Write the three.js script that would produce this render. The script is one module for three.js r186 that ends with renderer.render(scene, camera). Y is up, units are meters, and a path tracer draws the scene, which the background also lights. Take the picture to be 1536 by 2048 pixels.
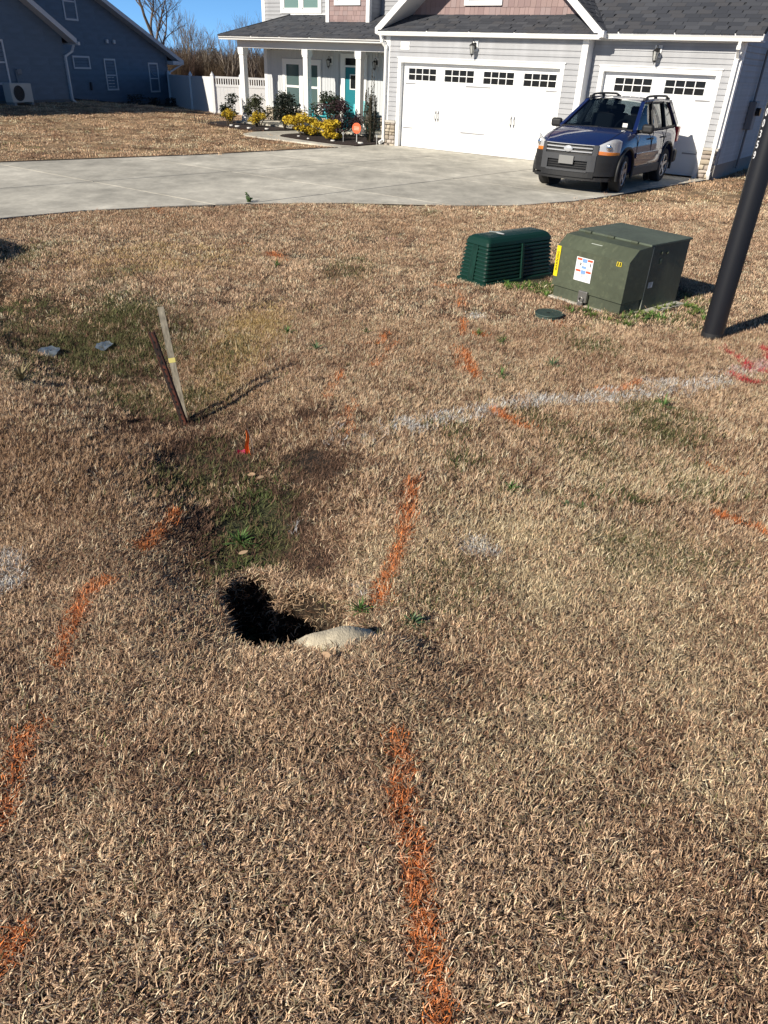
import * as THREE from 'three';
import { mergeGeometries, mergeVertices } from 'three/addons/utils/BufferGeometryUtils.js';
import { RoundedBoxGeometry } from 'three/addons/geometries/RoundedBoxGeometry.js';
import { Brush, Evaluator, SUBTRACTION } from 'three-bvh-csg';

// ------------------------------------------------------------------ camera, sky, sun, exposure
const scene = new THREE.Scene();
const camera = new THREE.PerspectiveCamera(71.55, 0.75, 0.05, 2000);
const PITCH = 0.5609, ROLL = 0.04441;
camera.position.set(0, 2.039, 0);
camera.rotation.order = 'YXZ';
camera.rotation.set(-PITCH, 0, ROLL);

const renderer = new THREE.WebGLRenderer({ antialias: true });
renderer.toneMapping = THREE.LinearToneMapping;
renderer.toneMappingExposure = 1.2;
renderer.shadowMap.enabled = true;

const SUN = new THREE.Vector3(-0.650, 0.487, 0.584).normalize();
function skyTexture() {
  const W = 512, H = 256, d = new Float32Array(W * H * 4);
  for (let j = 0; j < H; j++) {
    const el = ((j + 0.5) / H - 0.5) * Math.PI, y = Math.sin(el), k = Math.max(0, y);
    for (let i = 0; i < W; i++) {
      const az = ((i + 0.5) / W - 0.5) * 2 * Math.PI, x = Math.cos(az) * Math.cos(el), z = Math.sin(az) * Math.cos(el);
      const c = Math.max(0, x * SUN.x + y * SUN.y + z * SUN.z);
      const a = Math.pow(1 - k, 4.0), p = Math.pow(1 - k, 13), halo = 0.10 * Math.pow(c, 10) + 0.35 * Math.pow(c, 70);
      let r = 0.022 + a * 0.085 + p * 0.16 + halo, g = 0.050 + a * 0.33 + p * 0.20 + halo * 0.96, b = 0.115 + a * 0.79 + p * 0.08 + halo * 0.88;
      if (y < 0) { const f = Math.min(1, -y * 14); r += (0.16 - r) * f; g += (0.13 - g) * f; b += (0.10 - b) * f; }
      const o = (j * W + i) * 4; d[o] = r; d[o + 1] = g; d[o + 2] = b; d[o + 3] = 1;
    }
  }
  const t = new THREE.DataTexture(d, W, H, THREE.RGBAFormat, THREE.FloatType);
  t.mapping = THREE.EquirectangularReflectionMapping; t.magFilter = THREE.LinearFilter; t.minFilter = THREE.LinearFilter; t.needsUpdate = true;
  return t;
}
scene.background = skyTexture();
scene.environment = scene.background;
scene.backgroundIntensity = 1.0; scene.environmentIntensity = 1.0;

const sun = new THREE.DirectionalLight(new THREE.Color(1.0, 0.92, 0.79), 5.0);
sun.position.copy(SUN).multiplyScalar(80).add(new THREE.Vector3(0, 0, -20));
sun.target.position.set(0, 0, -20);
sun.castShadow = true; sun.shadow.mapSize.set(4096, 4096);
Object.assign(sun.shadow.camera, { left: -45, right: 45, top: 45, bottom: -45, near: 1, far: 200 });
scene.add(sun); scene.add(sun.target);

// ------------------------------------------------------------------ helpers
let seed = 12345;
function rnd() { seed = (seed + 0x6d2b79f5) | 0; let t = Math.imul(seed ^ (seed >>> 15), 1 | seed); t = (t + Math.imul(t ^ (t >>> 7), 61 | t)) ^ t; return ((t ^ (t >>> 14)) >>> 0) / 4294967296; }
const rr = (a, b) => a + (b - a) * rnd();
const reseed = (s) => { seed = s; };
const pick = (a) => a[Math.floor(rnd() * a.length) % a.length];
const lerp = (a, b, t) => a + (b - a) * t;
const clamp01 = (t) => Math.min(1, Math.max(0, t));
function sm(a, b, x) { const t = clamp01((x - a) / (b - a)); return t * t * (3 - 2 * t); }
function hash(x, y, s = 0) { let h = Math.imul(x | 0, 374761393) + Math.imul(y | 0, 668265263) + Math.imul(s | 0, 1442695041); h = Math.imul(h ^ (h >>> 13), 1274126177); h ^= h >>> 16; return (h >>> 0) / 4294967296; }
function vnoise(x, y, s = 0) {
  const ix = Math.floor(x), iy = Math.floor(y), fx = x - ix, fy = y - iy, u = fx * fx * (3 - 2 * fx), v = fy * fy * (3 - 2 * fy);
  return lerp(lerp(hash(ix, iy, s), hash(ix + 1, iy, s), u), lerp(hash(ix, iy + 1, s), hash(ix + 1, iy + 1, s), u), v);
}
function fbm(x, y, s = 0, o = 4) { let a = 0.5, t = 0, n = 0; for (let i = 0; i < o; i++) { t += a * vnoise(x, y, s + i * 17); n += a; a *= 0.5; x *= 2.03; y *= 2.03; } return t / n; }
const lin = (r, g, b) => new THREE.Color().setRGB(r, g, b);
function tex(w, h, fn, srgb = true, rx = 1, ry = 1) {
  const d = new Uint8Array(w * h * 4);
  for (let j = 0; j < h; j++) for (let i = 0; i < w; i++) { const c = fn(i, j), o = (j * w + i) * 4; d[o] = c[0]; d[o + 1] = c[1]; d[o + 2] = c[2]; d[o + 3] = c[3] ?? 255; }
  const t = new THREE.DataTexture(d, w, h, THREE.RGBAFormat); t.magFilter = THREE.LinearFilter; t.minFilter = THREE.LinearFilter;
  t.wrapS = t.wrapT = THREE.RepeatWrapping; if (srgb) t.colorSpace = THREE.SRGBColorSpace; t.repeat.set(rx, ry); t.needsUpdate = true; return t;
}
// tileable fbm
function tnoise(i, j, n, f, s) {
  let a = 0.5, t = 0, w = 0;
  for (let o = 0; o < 4; o++) {
    const F = f << o, x = (i / n) * F, y = (j / n) * F, ix = Math.floor(x), iy = Math.floor(y), fx = x - ix, fy = y - iy, u = fx * fx * (3 - 2 * fx), v = fy * fy * (3 - 2 * fy), m = (q) => ((q % F) + F) % F;
    t += a * lerp(lerp(hash(m(ix), m(iy), s + o), hash(m(ix + 1), m(iy), s + o), u), lerp(hash(m(ix), m(iy + 1), s + o), hash(m(ix + 1), m(iy + 1), s + o), u), v); w += a; a *= 0.55;
  }
  return t / w;
}
function std(r, g, b, rough = 0.7, extra = {}) { return new THREE.MeshStandardMaterial({ color: lin(r, g, b), roughness: rough, ...extra }); }
function phys(r, g, b, rough, extra = {}) { return new THREE.MeshPhysicalMaterial({ color: lin(r, g, b), roughness: rough, ...extra }); }
const used = new Map();
function numbered(n) { const k = used.get(n) ?? 0; used.set(n, k + 1); return k ? n + '_' + String(k).padStart(3, '0') : n; }
function strip(g) { const q = g.index ? g.toNonIndexed() : g.clone(); for (const k of Object.keys(q.attributes)) if (!['position', 'normal', 'uv', 'color'].includes(k)) q.deleteAttribute(k); return q; }
function merged(list) { if (list.length === 1) return list[0]; return mergeGeometries(list.map((g) => { const q = strip(g); if (!q.attributes.uv) q.setAttribute('uv', new THREE.BufferAttribute(new Float32Array(q.attributes.position.count * 2), 2)); q.deleteAttribute('color'); return q; })); }
function mesh(name, geo, mat, parent, kind) {
  const m = new THREE.Mesh(Array.isArray(geo) ? merged(geo) : geo, mat); m.name = name; m.castShadow = m.receiveShadow = true;
  if (kind) m.userData.kind = kind;
  if (parent) parent.add(m); return m;
}
function tag(o, label, category, group, kind) { if (label) o.userData.label = label; if (category) o.userData.category = category; if (group) o.userData.group = group; if (kind) o.userData.kind = kind; return o; }
function thing(name, label, category, pos = [0, 0, 0], turn = 0, group) {
  const o = new THREE.Group(); o.name = numbered(name); o.position.set(...pos); o.rotation.y = turn; scene.add(o);
  return tag(o, label, category, group);
}
function structure(name, geo, mat) { const m = mesh(numbered(name), geo, mat, scene); m.userData.kind = 'structure'; return m; }
function each(name, geos, mat, parent) { return geos.map((g) => mesh(name, g, mat, parent)); }
// box from ranges, uv in metres
function bx(x0, x1, y0, y1, z0, z1) {
  const g = new THREE.BoxGeometry(Math.abs(x1 - x0), Math.abs(y1 - y0), Math.abs(z1 - z0)); g.translate((x0 + x1) / 2, (y0 + y1) / 2, (z0 + z1) / 2); boxUV(g); return g;
}
function rbx(x0, x1, y0, y1, z0, z1, r = 0.006, s = 2) { const g = new RoundedBoxGeometry(x1 - x0, y1 - y0, z1 - z0, s, r); g.translate((x0 + x1) / 2, (y0 + y1) / 2, (z0 + z1) / 2); return g; }
function boxUV(g) {
  const p = g.attributes.position, n = g.attributes.normal, uv = g.attributes.uv;
  for (let i = 0; i < p.count; i++) { const ax = Math.abs(n.getX(i)), ay = Math.abs(n.getY(i)), az = Math.abs(n.getZ(i)); if (ay >= ax && ay >= az) uv.setXY(i, p.getX(i), p.getZ(i)); else if (az >= ax) uv.setXY(i, p.getX(i), p.getY(i)); else uv.setXY(i, p.getZ(i), p.getY(i)); }
}
function bar(a, b, w, h, upv = new THREE.Vector3(0, 1, 0)) { // box bar from a to b
  const A = new THREE.Vector3(...a), B = new THREE.Vector3(...b), d = B.clone().sub(A), L = d.length(), g = new THREE.BoxGeometry(w, h, L), m = new THREE.Matrix4();
  const z = d.normalize(), x = new THREE.Vector3().crossVectors(upv, z); if (x.lengthSq() < 1e-6) x.set(1, 0, 0); x.normalize(); const y = new THREE.Vector3().crossVectors(z, x);
  m.makeBasis(x, y, z); m.setPosition(A.add(B).multiplyScalar(0.5)); g.applyMatrix4(m); return g;
}
function tube(pts, r, rad = 8, seg) { const c = new THREE.CatmullRomCurve3(pts.map((p) => new THREE.Vector3(...p)), false, 'centripetal'); return new THREE.TubeGeometry(c, seg ?? pts.length * 4, r, rad, false); }
function cyl(a, b, r0, r1, n = 10) {
  const A = new THREE.Vector3(...a), B = new THREE.Vector3(...b), d = B.clone().sub(A), g = new THREE.CylinderGeometry(r1, r0, d.length(), n); g.translate(0, d.length() / 2, 0);
  g.applyQuaternion(new THREE.Quaternion().setFromUnitVectors(new THREE.Vector3(0, 1, 0), d.clone().normalize())); g.translate(A.x, A.y, A.z); return g;
}
function polyPrism(pts, y0, y1, frame) { // pts [[a,b]] mapped by frame(a,b)->[x,z]
  const s = new THREE.Shape(pts.map(([a, b]) => { const [x, z] = frame(a, b); return new THREE.Vector2(x, -z); }));
  const g = new THREE.ExtrudeGeometry(s, { depth: y1 - y0, bevelEnabled: false }); g.rotateX(-Math.PI / 2); g.translate(0, y0, 0); 
  const p = g.attributes.position, uv = g.attributes.uv; for (let i = 0; i < p.count; i++) uv.setXY(i, p.getX(i), p.getZ(i)); return g;
}
function textTex(w, h, draw) { const c = document.createElement('canvas'); c.width = w; c.height = h; const x = c.getContext('2d'); draw(x, w, h); const t = new THREE.CanvasTexture(c); t.colorSpace = THREE.SRGBColorSpace; return t; }

// ------------------------------------------------------------------ the lie of the land
const PSI = 0.603117, X0 = -0.0670, Z0 = -23.9594, CU = Math.cos(PSI), SU = Math.sin(PSI);
const toHouse = (x, z) => [(x - X0) * CU + (z - Z0) * SU, -(x - X0) * SU + (z - Z0) * CU];
const toWorld = (u, w) => [X0 + u * CU - w * SU, Z0 + u * SU + w * CU];
const SWALE = [[-.40, -1.98, .07, .52], [-.53, -2.4, .115, .62], [-.66, -2.85, .13, .68], [-.88, -3.4, .13, .74], [-1.35, -4.2, .17, .9], [-2.2, -5.3, .19, 1.0], [-3.3, -6.4, .20, .85], [-4.1, -7.2, .22, .5]];
function swale(x, z) {
  let best = 1e9, dep = 0;
  for (let i = 0; i < SWALE.length - 1; i++) {
    const a = SWALE[i], b = SWALE[i + 1], dx = b[0] - a[0], dz = b[1] - a[1], t = clamp01(((x - a[0]) * dx + (z - a[1]) * dz) / (dx * dx + dz * dz));
    const d = Math.hypot(x - a[0] - dx * t, z - a[1] - dz * t), w = a[3] + (b[3] - a[3]) * t;
    if (d / w < best) { best = d / w; dep = a[2] + (b[2] - a[2]) * t; }
  }
  return best < 1 ? dep * (1 - sm(0.1, 1, best)) : 0;
}
function H0(x, z) {
  const t = -z; let y = .42 - .38 * clamp01((t - 1) / 5.5) - .07 * sm(6.5, 10, t);
  const [u, w] = toHouse(x, z);
  y += .28 * sm(-9, -16, u) * sm(-6, 0, w); y -= .2 * sm(-3, -9, w) * sm(-3, -8, u);
  y -= 0.8 * sm(-14, -40, w) * sm(-2, -12, u);
  if (z > -8 && z < -1.4 && x < 1 && x > -5.5) y -= swale(x, z);
  y += .045 * (1 - sm(.12, .38, Math.hypot((x + .14) * .8, (z + 1.62)))) * sm(-1.84, -1.77, z);
  const pr = Math.min(Math.hypot((x + .335) / .24, (z + 2.01) / .225), Math.hypot((x + .52) / .12, (z + 2.18) / .19)); if (pr < 1.02) y -= .46 * (1 - sm(.68, 1.02, pr));
  // driveway culvert mouth at the far end of the swale
  const qr = Math.hypot((x + 4.3) / .5, (z + 7.25) / .5); if (qr < 1.02) y -= .12 * (1 - sm(.2, 1.02, qr)); y += .27 * sm(-7.64, -7.86, z) * (1 - sm(-8.3, -9.3, z)) * (1 - sm(.4, .85, Math.abs(x + 5.25)));
  return y;
}
function rough(x, z) { // lumpy turf, more broken along the ditch
  if (z < -14) return 0; let b = 0.035 * (fbm(x * 1.3 + 7, z * 1.3, 3, 3) - 0.5) + 0.020 * (fbm(x * 5 + 3, z * 5, 13, 2) - 0.5);
  if (z > -8 && z < -1.9 && x < 1 && x > -5.5) { const s = clamp01(swale(x, z) / .08); if (s > 0) b += s * 0.05 * (fbm(x * 4.2, z * 4.2, 33, 3) - 0.5); } return b;
}
const H = (x, z) => H0(x, z) + rough(x, z);
function inPoly(x, y, P) { let c = false; for (let i = 0, j = P.length - 1; i < P.length; j = i++) { if ((P[i][1] > y) !== (P[j][1] > y) && x < ((P[j][0] - P[i][0]) * (y - P[i][1])) / (P[j][1] - P[i][1]) + P[i][0]) c = !c; } return c; }
const DRIVE = [[9.0, -.05], [8.95, 0.3], [8.53, 2.65], [8.37, 4.33], [8.1, 5.69], [7.6, 7.02], [6.7, 8.1], [5.42, 9.22], [4.36, 10.56], [3.69, 11.8], [3.2, 12.91], [2.95, 14.3], [2.8, 17], [2.8, 21], [-5.6, 21], [-4.2, 16.5], [-2.58, 10.96], [-1.38, 6.53], [-.66, 1.96], [-.66, .02], [-.2, -.05]];
const WALK = [[-.665, 1.9], [-1.3, 1.86], [-2.3, 1.88], [-3.3, 1.84], [-4.3, 1.78], [-4.75, 1.66], [-5.05, 1.45], [-5.25, 1.05], [-5.42, .55], [-5.35, -.2], [-5.13, -.9], [-5.05, -1.45], [-4.1, -1.45], [-4.2, -.6], [-4.25, .2], [-4.15, .7], [-3.8, 1.05], [-2.95, 1.27], [-1.9, 1.42], [-1.18, 1.46], [-.665, 1.3]];
const BED_R = [[-.6, 1.26], [-1.18, 1.42], [-1.9, 1.38], [-2.95, 1.23], [-3.8, 1.01], [-4.12, .66], [-4.2, .2], [-4.16, -.6], [-4.05, -1.48], [-.6, -1.48]];
const BED_L = [[-5.2, -1.48], [-5.4, -.2], [-5.55, .2], [-6.4, .15], [-7.6, -.1], [-8.6, -.3], [-9.1, -.9], [-9.2, -2.4], [-8.6, -2.6], [-8.45, -1.48]];
const STROKES = [
  ["o", 1, 0.053, [0.06, -1.38], [0.08, -1.28], [0.08, -1.15], [0.11, -1.01], [0.12, -0.91], [0.13, -0.81], [0.15, -0.72], [0.16, -0.65]],
  ["o", 0.8, 0.056, [0.12, -3.08], [0.12, -2.8], [0.08, -2.48], [0.03, -2.25], [-0.0, -2.06]],
  ["o", 0.9, 0.056, [-0.96, -1.36], [-0.99, -1.33], [-0.95, -1.22], [-0.93, -1.13], [-0.92, -1.04]],
  ["o", 1, 0.053, [-0.74, -0.78], [-0.76, -0.72]],
  ["o", 1, 0.062, [-1.04, -2.11], [-1.08, -2.03], [-1.06, -1.88]],
  ["o", 0.6, 0.043, [-1.06, -1.88], [-1.04, -1.74], [-1.01, -1.63]],
  ["o", 0.75, 0.07, [-0.99, -2.8], [-0.99, -2.56], [-1.01, -2.41]],
  ["o", 1, 0.081, [0.67, -4.2], [0.76, -4.01]],
  ["o", 0.5, 0.066, [0.76, -4.01], [0.89, -3.83]],
  ["o", 1, 0.056, [1.57, -2.9], [1.66, -2.82], [1.75, -2.71]],
  ["o", 0.25, 0.071, [1.69, -3.51], [1.83, -3.35]],
  ["o", 0.4, 0.064, [1.47, -4.77], [1.62, -4.72], [1.83, -4.97]],
  ["o", 0.75, 0.083, [0.7, -7.78], [0.68, -7.12]],
  ["o", 0.85, 0.068, [0.65, -6.56], [0.61, -6.07]],
  ["o", 0.8, 0.077, [0.59, -5.54], [0.6, -5.26], [0.62, -4.87]],
  ["o", 0.95, 0.096, [0.74, -6.11], [0.78, -6.06]],
  ["o", 0.8, 0.163, [-1.54, -9.32], [-1.45, -9.09]],
  ["o", 0.35, 0.119, [-2.18, -9.78], [-1.92, -9.74]],
  ["o", 0.2, 0.085, [-1.39, -8.87], [-1.22, -8.9]],
  ["o", 0.3, 0.093, [-3.95, -12.1], [-3.38, -11.35]],
  ["o", 0.35, 0.083, [-0.04, -6.02], [-0.11, -5.65], [-0.19, -5.61]],
  ["o", 0.3, 0.07, [0.03, -5.74], [-0.06, -5.3], [-0.13, -4.98]],
  ["o", 0.45, 0.055, [-0.35, -4.87], [-0.39, -4.52], [-0.4, -4.27]],
  ["o", 0.5, 0.049, [-0.23, -4.26], [-0.24, -3.92], [-0.22, -3.67]],
  ["o", 0.4, 0.037, [-0.32, -3.93], [-0.26, -3.99]],
  ["o", 0.45, 0.083, [1.53, -6.61], [1.55, -6.45]],
  ["o", 0.25, 0.102, [1.7, -6.56], [1.78, -6.49]],
  ["o", 0.35, 0.099, [0.44, -7.89], [0.7, -8.01]],
  ["o", 0.3, 0.116, [0.54, -5.61], [0.55, -5.0]],
  ["w", 0.18, 0.148, [-0.21, -3.67], [0.07, -3.81], [0.32, -3.98]],
  ["w", 0.6, 0.077, [0.1, -3.92], [0.18, -3.8]],
  ["w", 0.3, 0.13, [0.32, -3.98], [0.58, -4.15], [0.91, -4.44], [1.44, -4.55]],
  ["w", 0.45, 0.114, [0.9, -4.38], [1.15, -4.47], [1.51, -4.57]],
  ["w", 0.34, 0.163, [1.45, -4.62], [1.83, -4.72], [2.27, -4.95]],
  ["w", 0.4, 0.147, [1.94, -4.96], [2.26, -4.92], [2.46, -5.07]],
  ["w", 0.2, 0.156, [2.5, -5.16], [3.03, -5.5]],
  ["w", 0.6, 0.085, [0.39, -2.51], [0.42, -2.47]],
  ["w", 0.5, 0.042, [-0.42, -2.79], [-0.39, -2.74]],
  ["w", 0.5, 0.087, [-1.51, -2.25], [-1.41, -2.08]],
  ["w", 0.3, 0.042, [-0.08, -2.19], [-0.04, -2.14]],
  ["w", 0.55, 0.096, [0.78, -6.78], [0.85, -6.79]],
  ["w", 0.25, 0.064, [0.74, -4.18], [0.84, -4.28]],
  ["r", 0.8, 0.057, [2.85, -5.99], [2.86, -5.66], [2.84, -5.43], [2.97, -5.32]],
  ["r", 0.8, 0.053, [2.6, -5.26], [2.66, -5.1], [2.82, -5.0]],
  ["r", 0.8, 0.084, [3.24, -6.05], [3.11, -5.58]],
  ["p", 0.5, 0.16, [2.78, -5.37], [3.1, -5.61]],
  ["p", 0.15, 0.126, [-0.05, -10.47], [0.48, -10.51]],
];
const BLOBS = [  // ditch darks mix mud and moss with shade put into the colour
  ["g", 0.5, -0.6, -2.64, 0.13, 0.194],
  ["g", 0.45, -0.68, -3.07, 0.17, 0.278],
  ["G", 0.5, -2.61, -6.2, 0.818, 0.913],
  ["G", 0.35, -2.58, -5.15, 0.311, 0.806],
  ["G", 0.25, -2.93, -7.62, 0.297, 0.755],
  ["G", 0.3, -4.29, -8.68, 0.322, 1.076],
  ["g", 0.35, 0.37, -3.85, 0.18, 0.242],
  ["G", 0.5, 1.76, -4.13, 0.295, 0.495],
  ["g", 0.3, 1.13, -3.01, 0.329, 0.121],
  ["g", 0.3, 1.58, -3.1, 0.289, 0.127],
  ["g", 0.3, 0.62, -3.03, 0.075, 0.078],
  ["g", 0.3, 0.42, -3.35, 0.108, 0.162],
  ["g", 0.35, -0.13, -1.99, 0.1, 0.076],
  ["g", 0.5, 0.12, -1.93, 0.043, 0.035],
  ["g", 0.55, -0.55, -2.37, 0.143, 0.18],
  ["G", 0.4, -1.29, -5.23, 0.23, 0.515],
  ["G", 0.25, -1.0, -3.69, 0.181, 0.397],
  ["g", 0.7, 1.68, -8.09, 0.29, 0.345],
  ["g", 0.7, 2.53, -6.99, 0.311, 0.216],
  ["g", 0.6, 3.23, -7.81, 0.174, 0.368],
  ["g", 0.35, 2.05, -6.85, 0.201, 0.206],
  ["g", 0.3, 1.7, -5.99, 0.27, 0.507],
  ["g", 0.25, 2.81, -6.81, 0.305, 0.342],
  ["G", 0.3, 0.93, -4.0, 0.188, 0.301],
  ["G", 0.25, 1.14, -2.51, 0.443, 0.251],
  ["G", 0.2, 0.27, -2.19, 0.234, 0.274],
  ["G", 0.2, 1.36, -3.69, 0.536, 0.45],
  ["G", 0.3, -0.52, -8.59, 0.349, 0.808],
  ["g", 0.3, 0.54, -12.6, 0.151, 0.376],
  ["d", 0.75, -0.94, -3.55, 0.222, 0.251],
  ["d", 0.7, -0.6, -3.21, 0.118, 0.11],
  ["d", 0.6, -0.47, -3.43, 0.19, 0.177],
  ["d", 0.6, -1.27, -4.18, 0.198, 0.153],
  ["d", 0.5, -0.42, -3.99, 0.213, 0.137],
  ["d", 0.45, -0.3, -2.45, 0.147, 0.226],
  ["d", 0.4, -0.72, -2.76, 0.145, 0.247],
  ["d", 0.35, -2.0, -5.07, 0.474, 0.309],
  ["d", 0.4, -3.61, -6.97, 0.389, 0.198],
  ["d", 0.3, -1.08, -3.27, 0.183, 0.265],
  ["d", 0.5, 3.04, -8.23, 0.364, 0.407],
  ["d", 0.5, -0.14, -3.94, 0.06, 0.067],
  ["d", 0.3, -1.94, -5.95, 0.267, 0.307],
  ["y", 0.6, -1.2, -5.74, 0.35, 1.241],
  ["y", 0.3, -2.88, -8.74, 1.133, 1.344],
  ["b", 0.5, -4.0, -11.22, 1.835, 1.509],
  ["b", 0.3, -0.82, -8.41, 1.391, 2.175],
  ["b", 0.35, 0.27, -11.14, 1.652, 1.867],
  ["b", 0.5, -1.75, -4.39, 0.591, 0.671],
  ["b", 0.3, -1.37, -2.83, 0.324, 0.3],
  ["l", 0.35, 0.68, -2.44, 0.665, 0.696],
  ["l", 0.25, 1.08, -1.97, 0.396, 0.575],
  ["l", 0.3, 0.07, -2.36, 0.224, 0.342],
  ["l", 0.35, 1.38, -3.29, 0.628, 0.375],
  ["l", 0.25, 0.43, -1.4, 0.365, 0.267],
  ["l", 0.3, 0.99, -1.26, 0.166, 0.251],
 ["d", 0.75, -0.62, -2.75, 0.34, 0.55],
 ["d", 0.6, -0.95, -3.55, 0.42, 0.4],
 ["d", 0.5, -0.42, -3.3, 0.3, 0.3],
 ["d", 0.45, -1.5, -4.1, 0.5, 0.35],
 ["G", 0.5, -0.6, -2.65, 0.22, 0.5],
 ["G", 0.45, -2.4, -5.6, 1.0, 0.9],
 ["G", 0.4, -3.6, -6.4, 0.8, 0.7],
 ["d", 0.35, -2.9, -5.2, 0.9, 0.25],
 ["d", 0.4, -2.0, -5.0, 0.5, 0.3],
 ["g", 0.3, -3.9, -7.0, 0.5, 0.4],
 ["d", 0.4, -2.7, -5.9, 1.1, 0.8],
 ["d", 0.35, -3.7, -6.7, 0.7, 0.5],
 ["d", 0.4, -1.1, -3.9, 0.5, 0.4],
 ["G", 0.4, -1.6, -4.5, 0.6, 0.4],
 ["G", 0.4, -0.9, -3.3, 0.4, 0.4],
 ["b", 0.6, -1.6, -3.2, 0.9, 0.9],
 ["b", 0.5, -2.6, -8.2, 1.6, 1.0],
];
// ------------------------------------------------------------------ ground sheet
const T_SOIL = tex(512, 512, (i, j) => { const a = tnoise(i, j, 512, 8, 1), b = tnoise(i, j, 512, 64, 9), c = tnoise(i, j, 512, 160, 4), k = 0.62 + 0.5 * (a - .5) + 0.5 * (b - .5) + 0.7 * (c - .5); return [Math.max(25, 255 * k), Math.max(22, 246 * k), Math.max(20, 236 * k)]; });
function axis(segs) { const o = [segs[0][0]]; for (const [a, b, s] of segs) { const n = Math.max(1, Math.round((b - a) / s)); for (let i = 1; i <= n; i++) o.push(a + ((b - a) * i) / n); } return o; }
const marksAt = (() => { // spray paint, moss, mud and painted ditch shade on the grass at a point
  const segs = [];
  for (const [k, s, w, ...pts] of STROKES) for (let i = 0; i < pts.length - 1; i++) segs.push([k, s, w, pts[i], pts[i + 1]]);
  return (x, z) => {
    const r = { o: 0, w: 0, r: 0, p: 0, g: 0, G: 0, d: 0, y: 0, b: 0, l: 0 };
    for (const [k, s, w, a, b] of segs) {
      if (x < Math.min(a[0], b[0]) - w * 2 || x > Math.max(a[0], b[0]) + w * 2 || z < Math.min(a[1], b[1]) - w * 2 || z > Math.max(a[1], b[1]) + w * 2) continue;
      const dx = b[0] - a[0], dz = b[1] - a[1], t = clamp01(((x - a[0]) * dx + (z - a[1]) * dz) / (dx * dx + dz * dz + 1e-9)), d = Math.hypot(x - a[0] - dx * t, z - a[1] - dz * t) / (w * (k === 'o' ? .72 : k === 'w' ? 1.3 : 1));
      r[k] = Math.max(r[k], s * (1 - sm(0.22, 0.95, d)) * (0.25 + 1.25 * fbm(x * 14, z * 14, 5, 2)));
    }
    for (const [k, s, cx, cz, rx, rz] of BLOBS) { const d = Math.hypot((x - cx) / rx, (z - cz) / rz); if (d < 1.3) r[k] = Math.max(r[k], s * (1 - sm(0.3, 1.3, d)) * (0.4 + 1.2 * vnoise(x * 5, z * 5, 11))); }
    if (Math.min(Math.hypot((x + .335) / .24, (z + 2.01) / .225), Math.hypot((x + .52) / .12, (z + 2.18) / .19)) < 1.25) r.d = r.G = r.g = r.b = 0; // the pit itself is plain turf and soil; it is dark because it lies in its own shade
    return r;
  };
})();
{
  const xs = axis([[-600, -60, 60], [-60, -22, 3], [-22, -6, .5], [-6, -1.4, .1], [-1.4, .6, .03], [.6, 5, .1], [5, 14, .5], [14, 60, 4], [60, 600, 60]]);
  const zs = axis([[-900, -120, 60], [-120, -60, 4], [-60, -9, .5], [-9, -3, .1], [-3, -1.4, .03], [-1.4, 1, .12], [1, 12, .8], [12, 200, 20]]);
  const nx = xs.length, nz = zs.length, pos = new Float32Array(nx * nz * 3), uv = new Float32Array(nx * nz * 2), col = new Float32Array(nx * nz * 3), idx = [];
  for (let j = 0; j < nz; j++) for (let i = 0; i < nx; i++) {
    const x = xs[i], z = zs[j], o = j * nx + i, y = H(x, z);
    pos[o * 3] = x; pos[o * 3 + 1] = y; pos[o * 3 + 2] = z; uv[o * 2] = x / 1.1; uv[o * 2 + 1] = z / 1.1;
    const near = -z < 14 && x > -8 && x < 8, m = near ? marksAt(x, z) : null, n1 = fbm(x * .5, z * .5, 21), dist = Math.hypot(x, z), far = sm(9, 16, dist);
    // thatch and soil under the blades: darker where soil and painted ditch shade lie, straw on the far lawns where single blades are no longer drawn
    let c = [lerp(.13, .80, far), lerp(.087, .58, far), lerp(.052, .34, far)];
    c = c.map((v) => v * (0.82 + .36 * n1));
    if (m) { const d = Math.min(1, m.d * 1.3); c = [lerp(c[0], .075, d), lerp(c[1], .052, d), lerp(c[2], .034, d)]; const g = Math.min(.7, m.G + m.g * .6); c = [lerp(c[0], .16, g), lerp(c[1], .2, g), lerp(c[2], .07, g)]; }
    col.set(c, o * 3);
    if (i < nx - 1 && j < nz - 1) { idx.push(o, o + nx, o + 1, o + 1, o + nx, o + nx + 1); }
  }
  const g = new THREE.BufferGeometry(); g.setAttribute('position', new THREE.BufferAttribute(pos, 3)); g.setAttribute('uv', new THREE.BufferAttribute(uv, 2)); g.setAttribute('color', new THREE.BufferAttribute(col, 3)); g.setIndex(idx); g.computeVertexNormals();
  structure('ground', g, new THREE.MeshStandardMaterial({ map: T_SOIL, vertexColors: true, roughness: 1, bumpMap: T_SOIL, bumpScale: 0.01 }));
}

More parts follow.
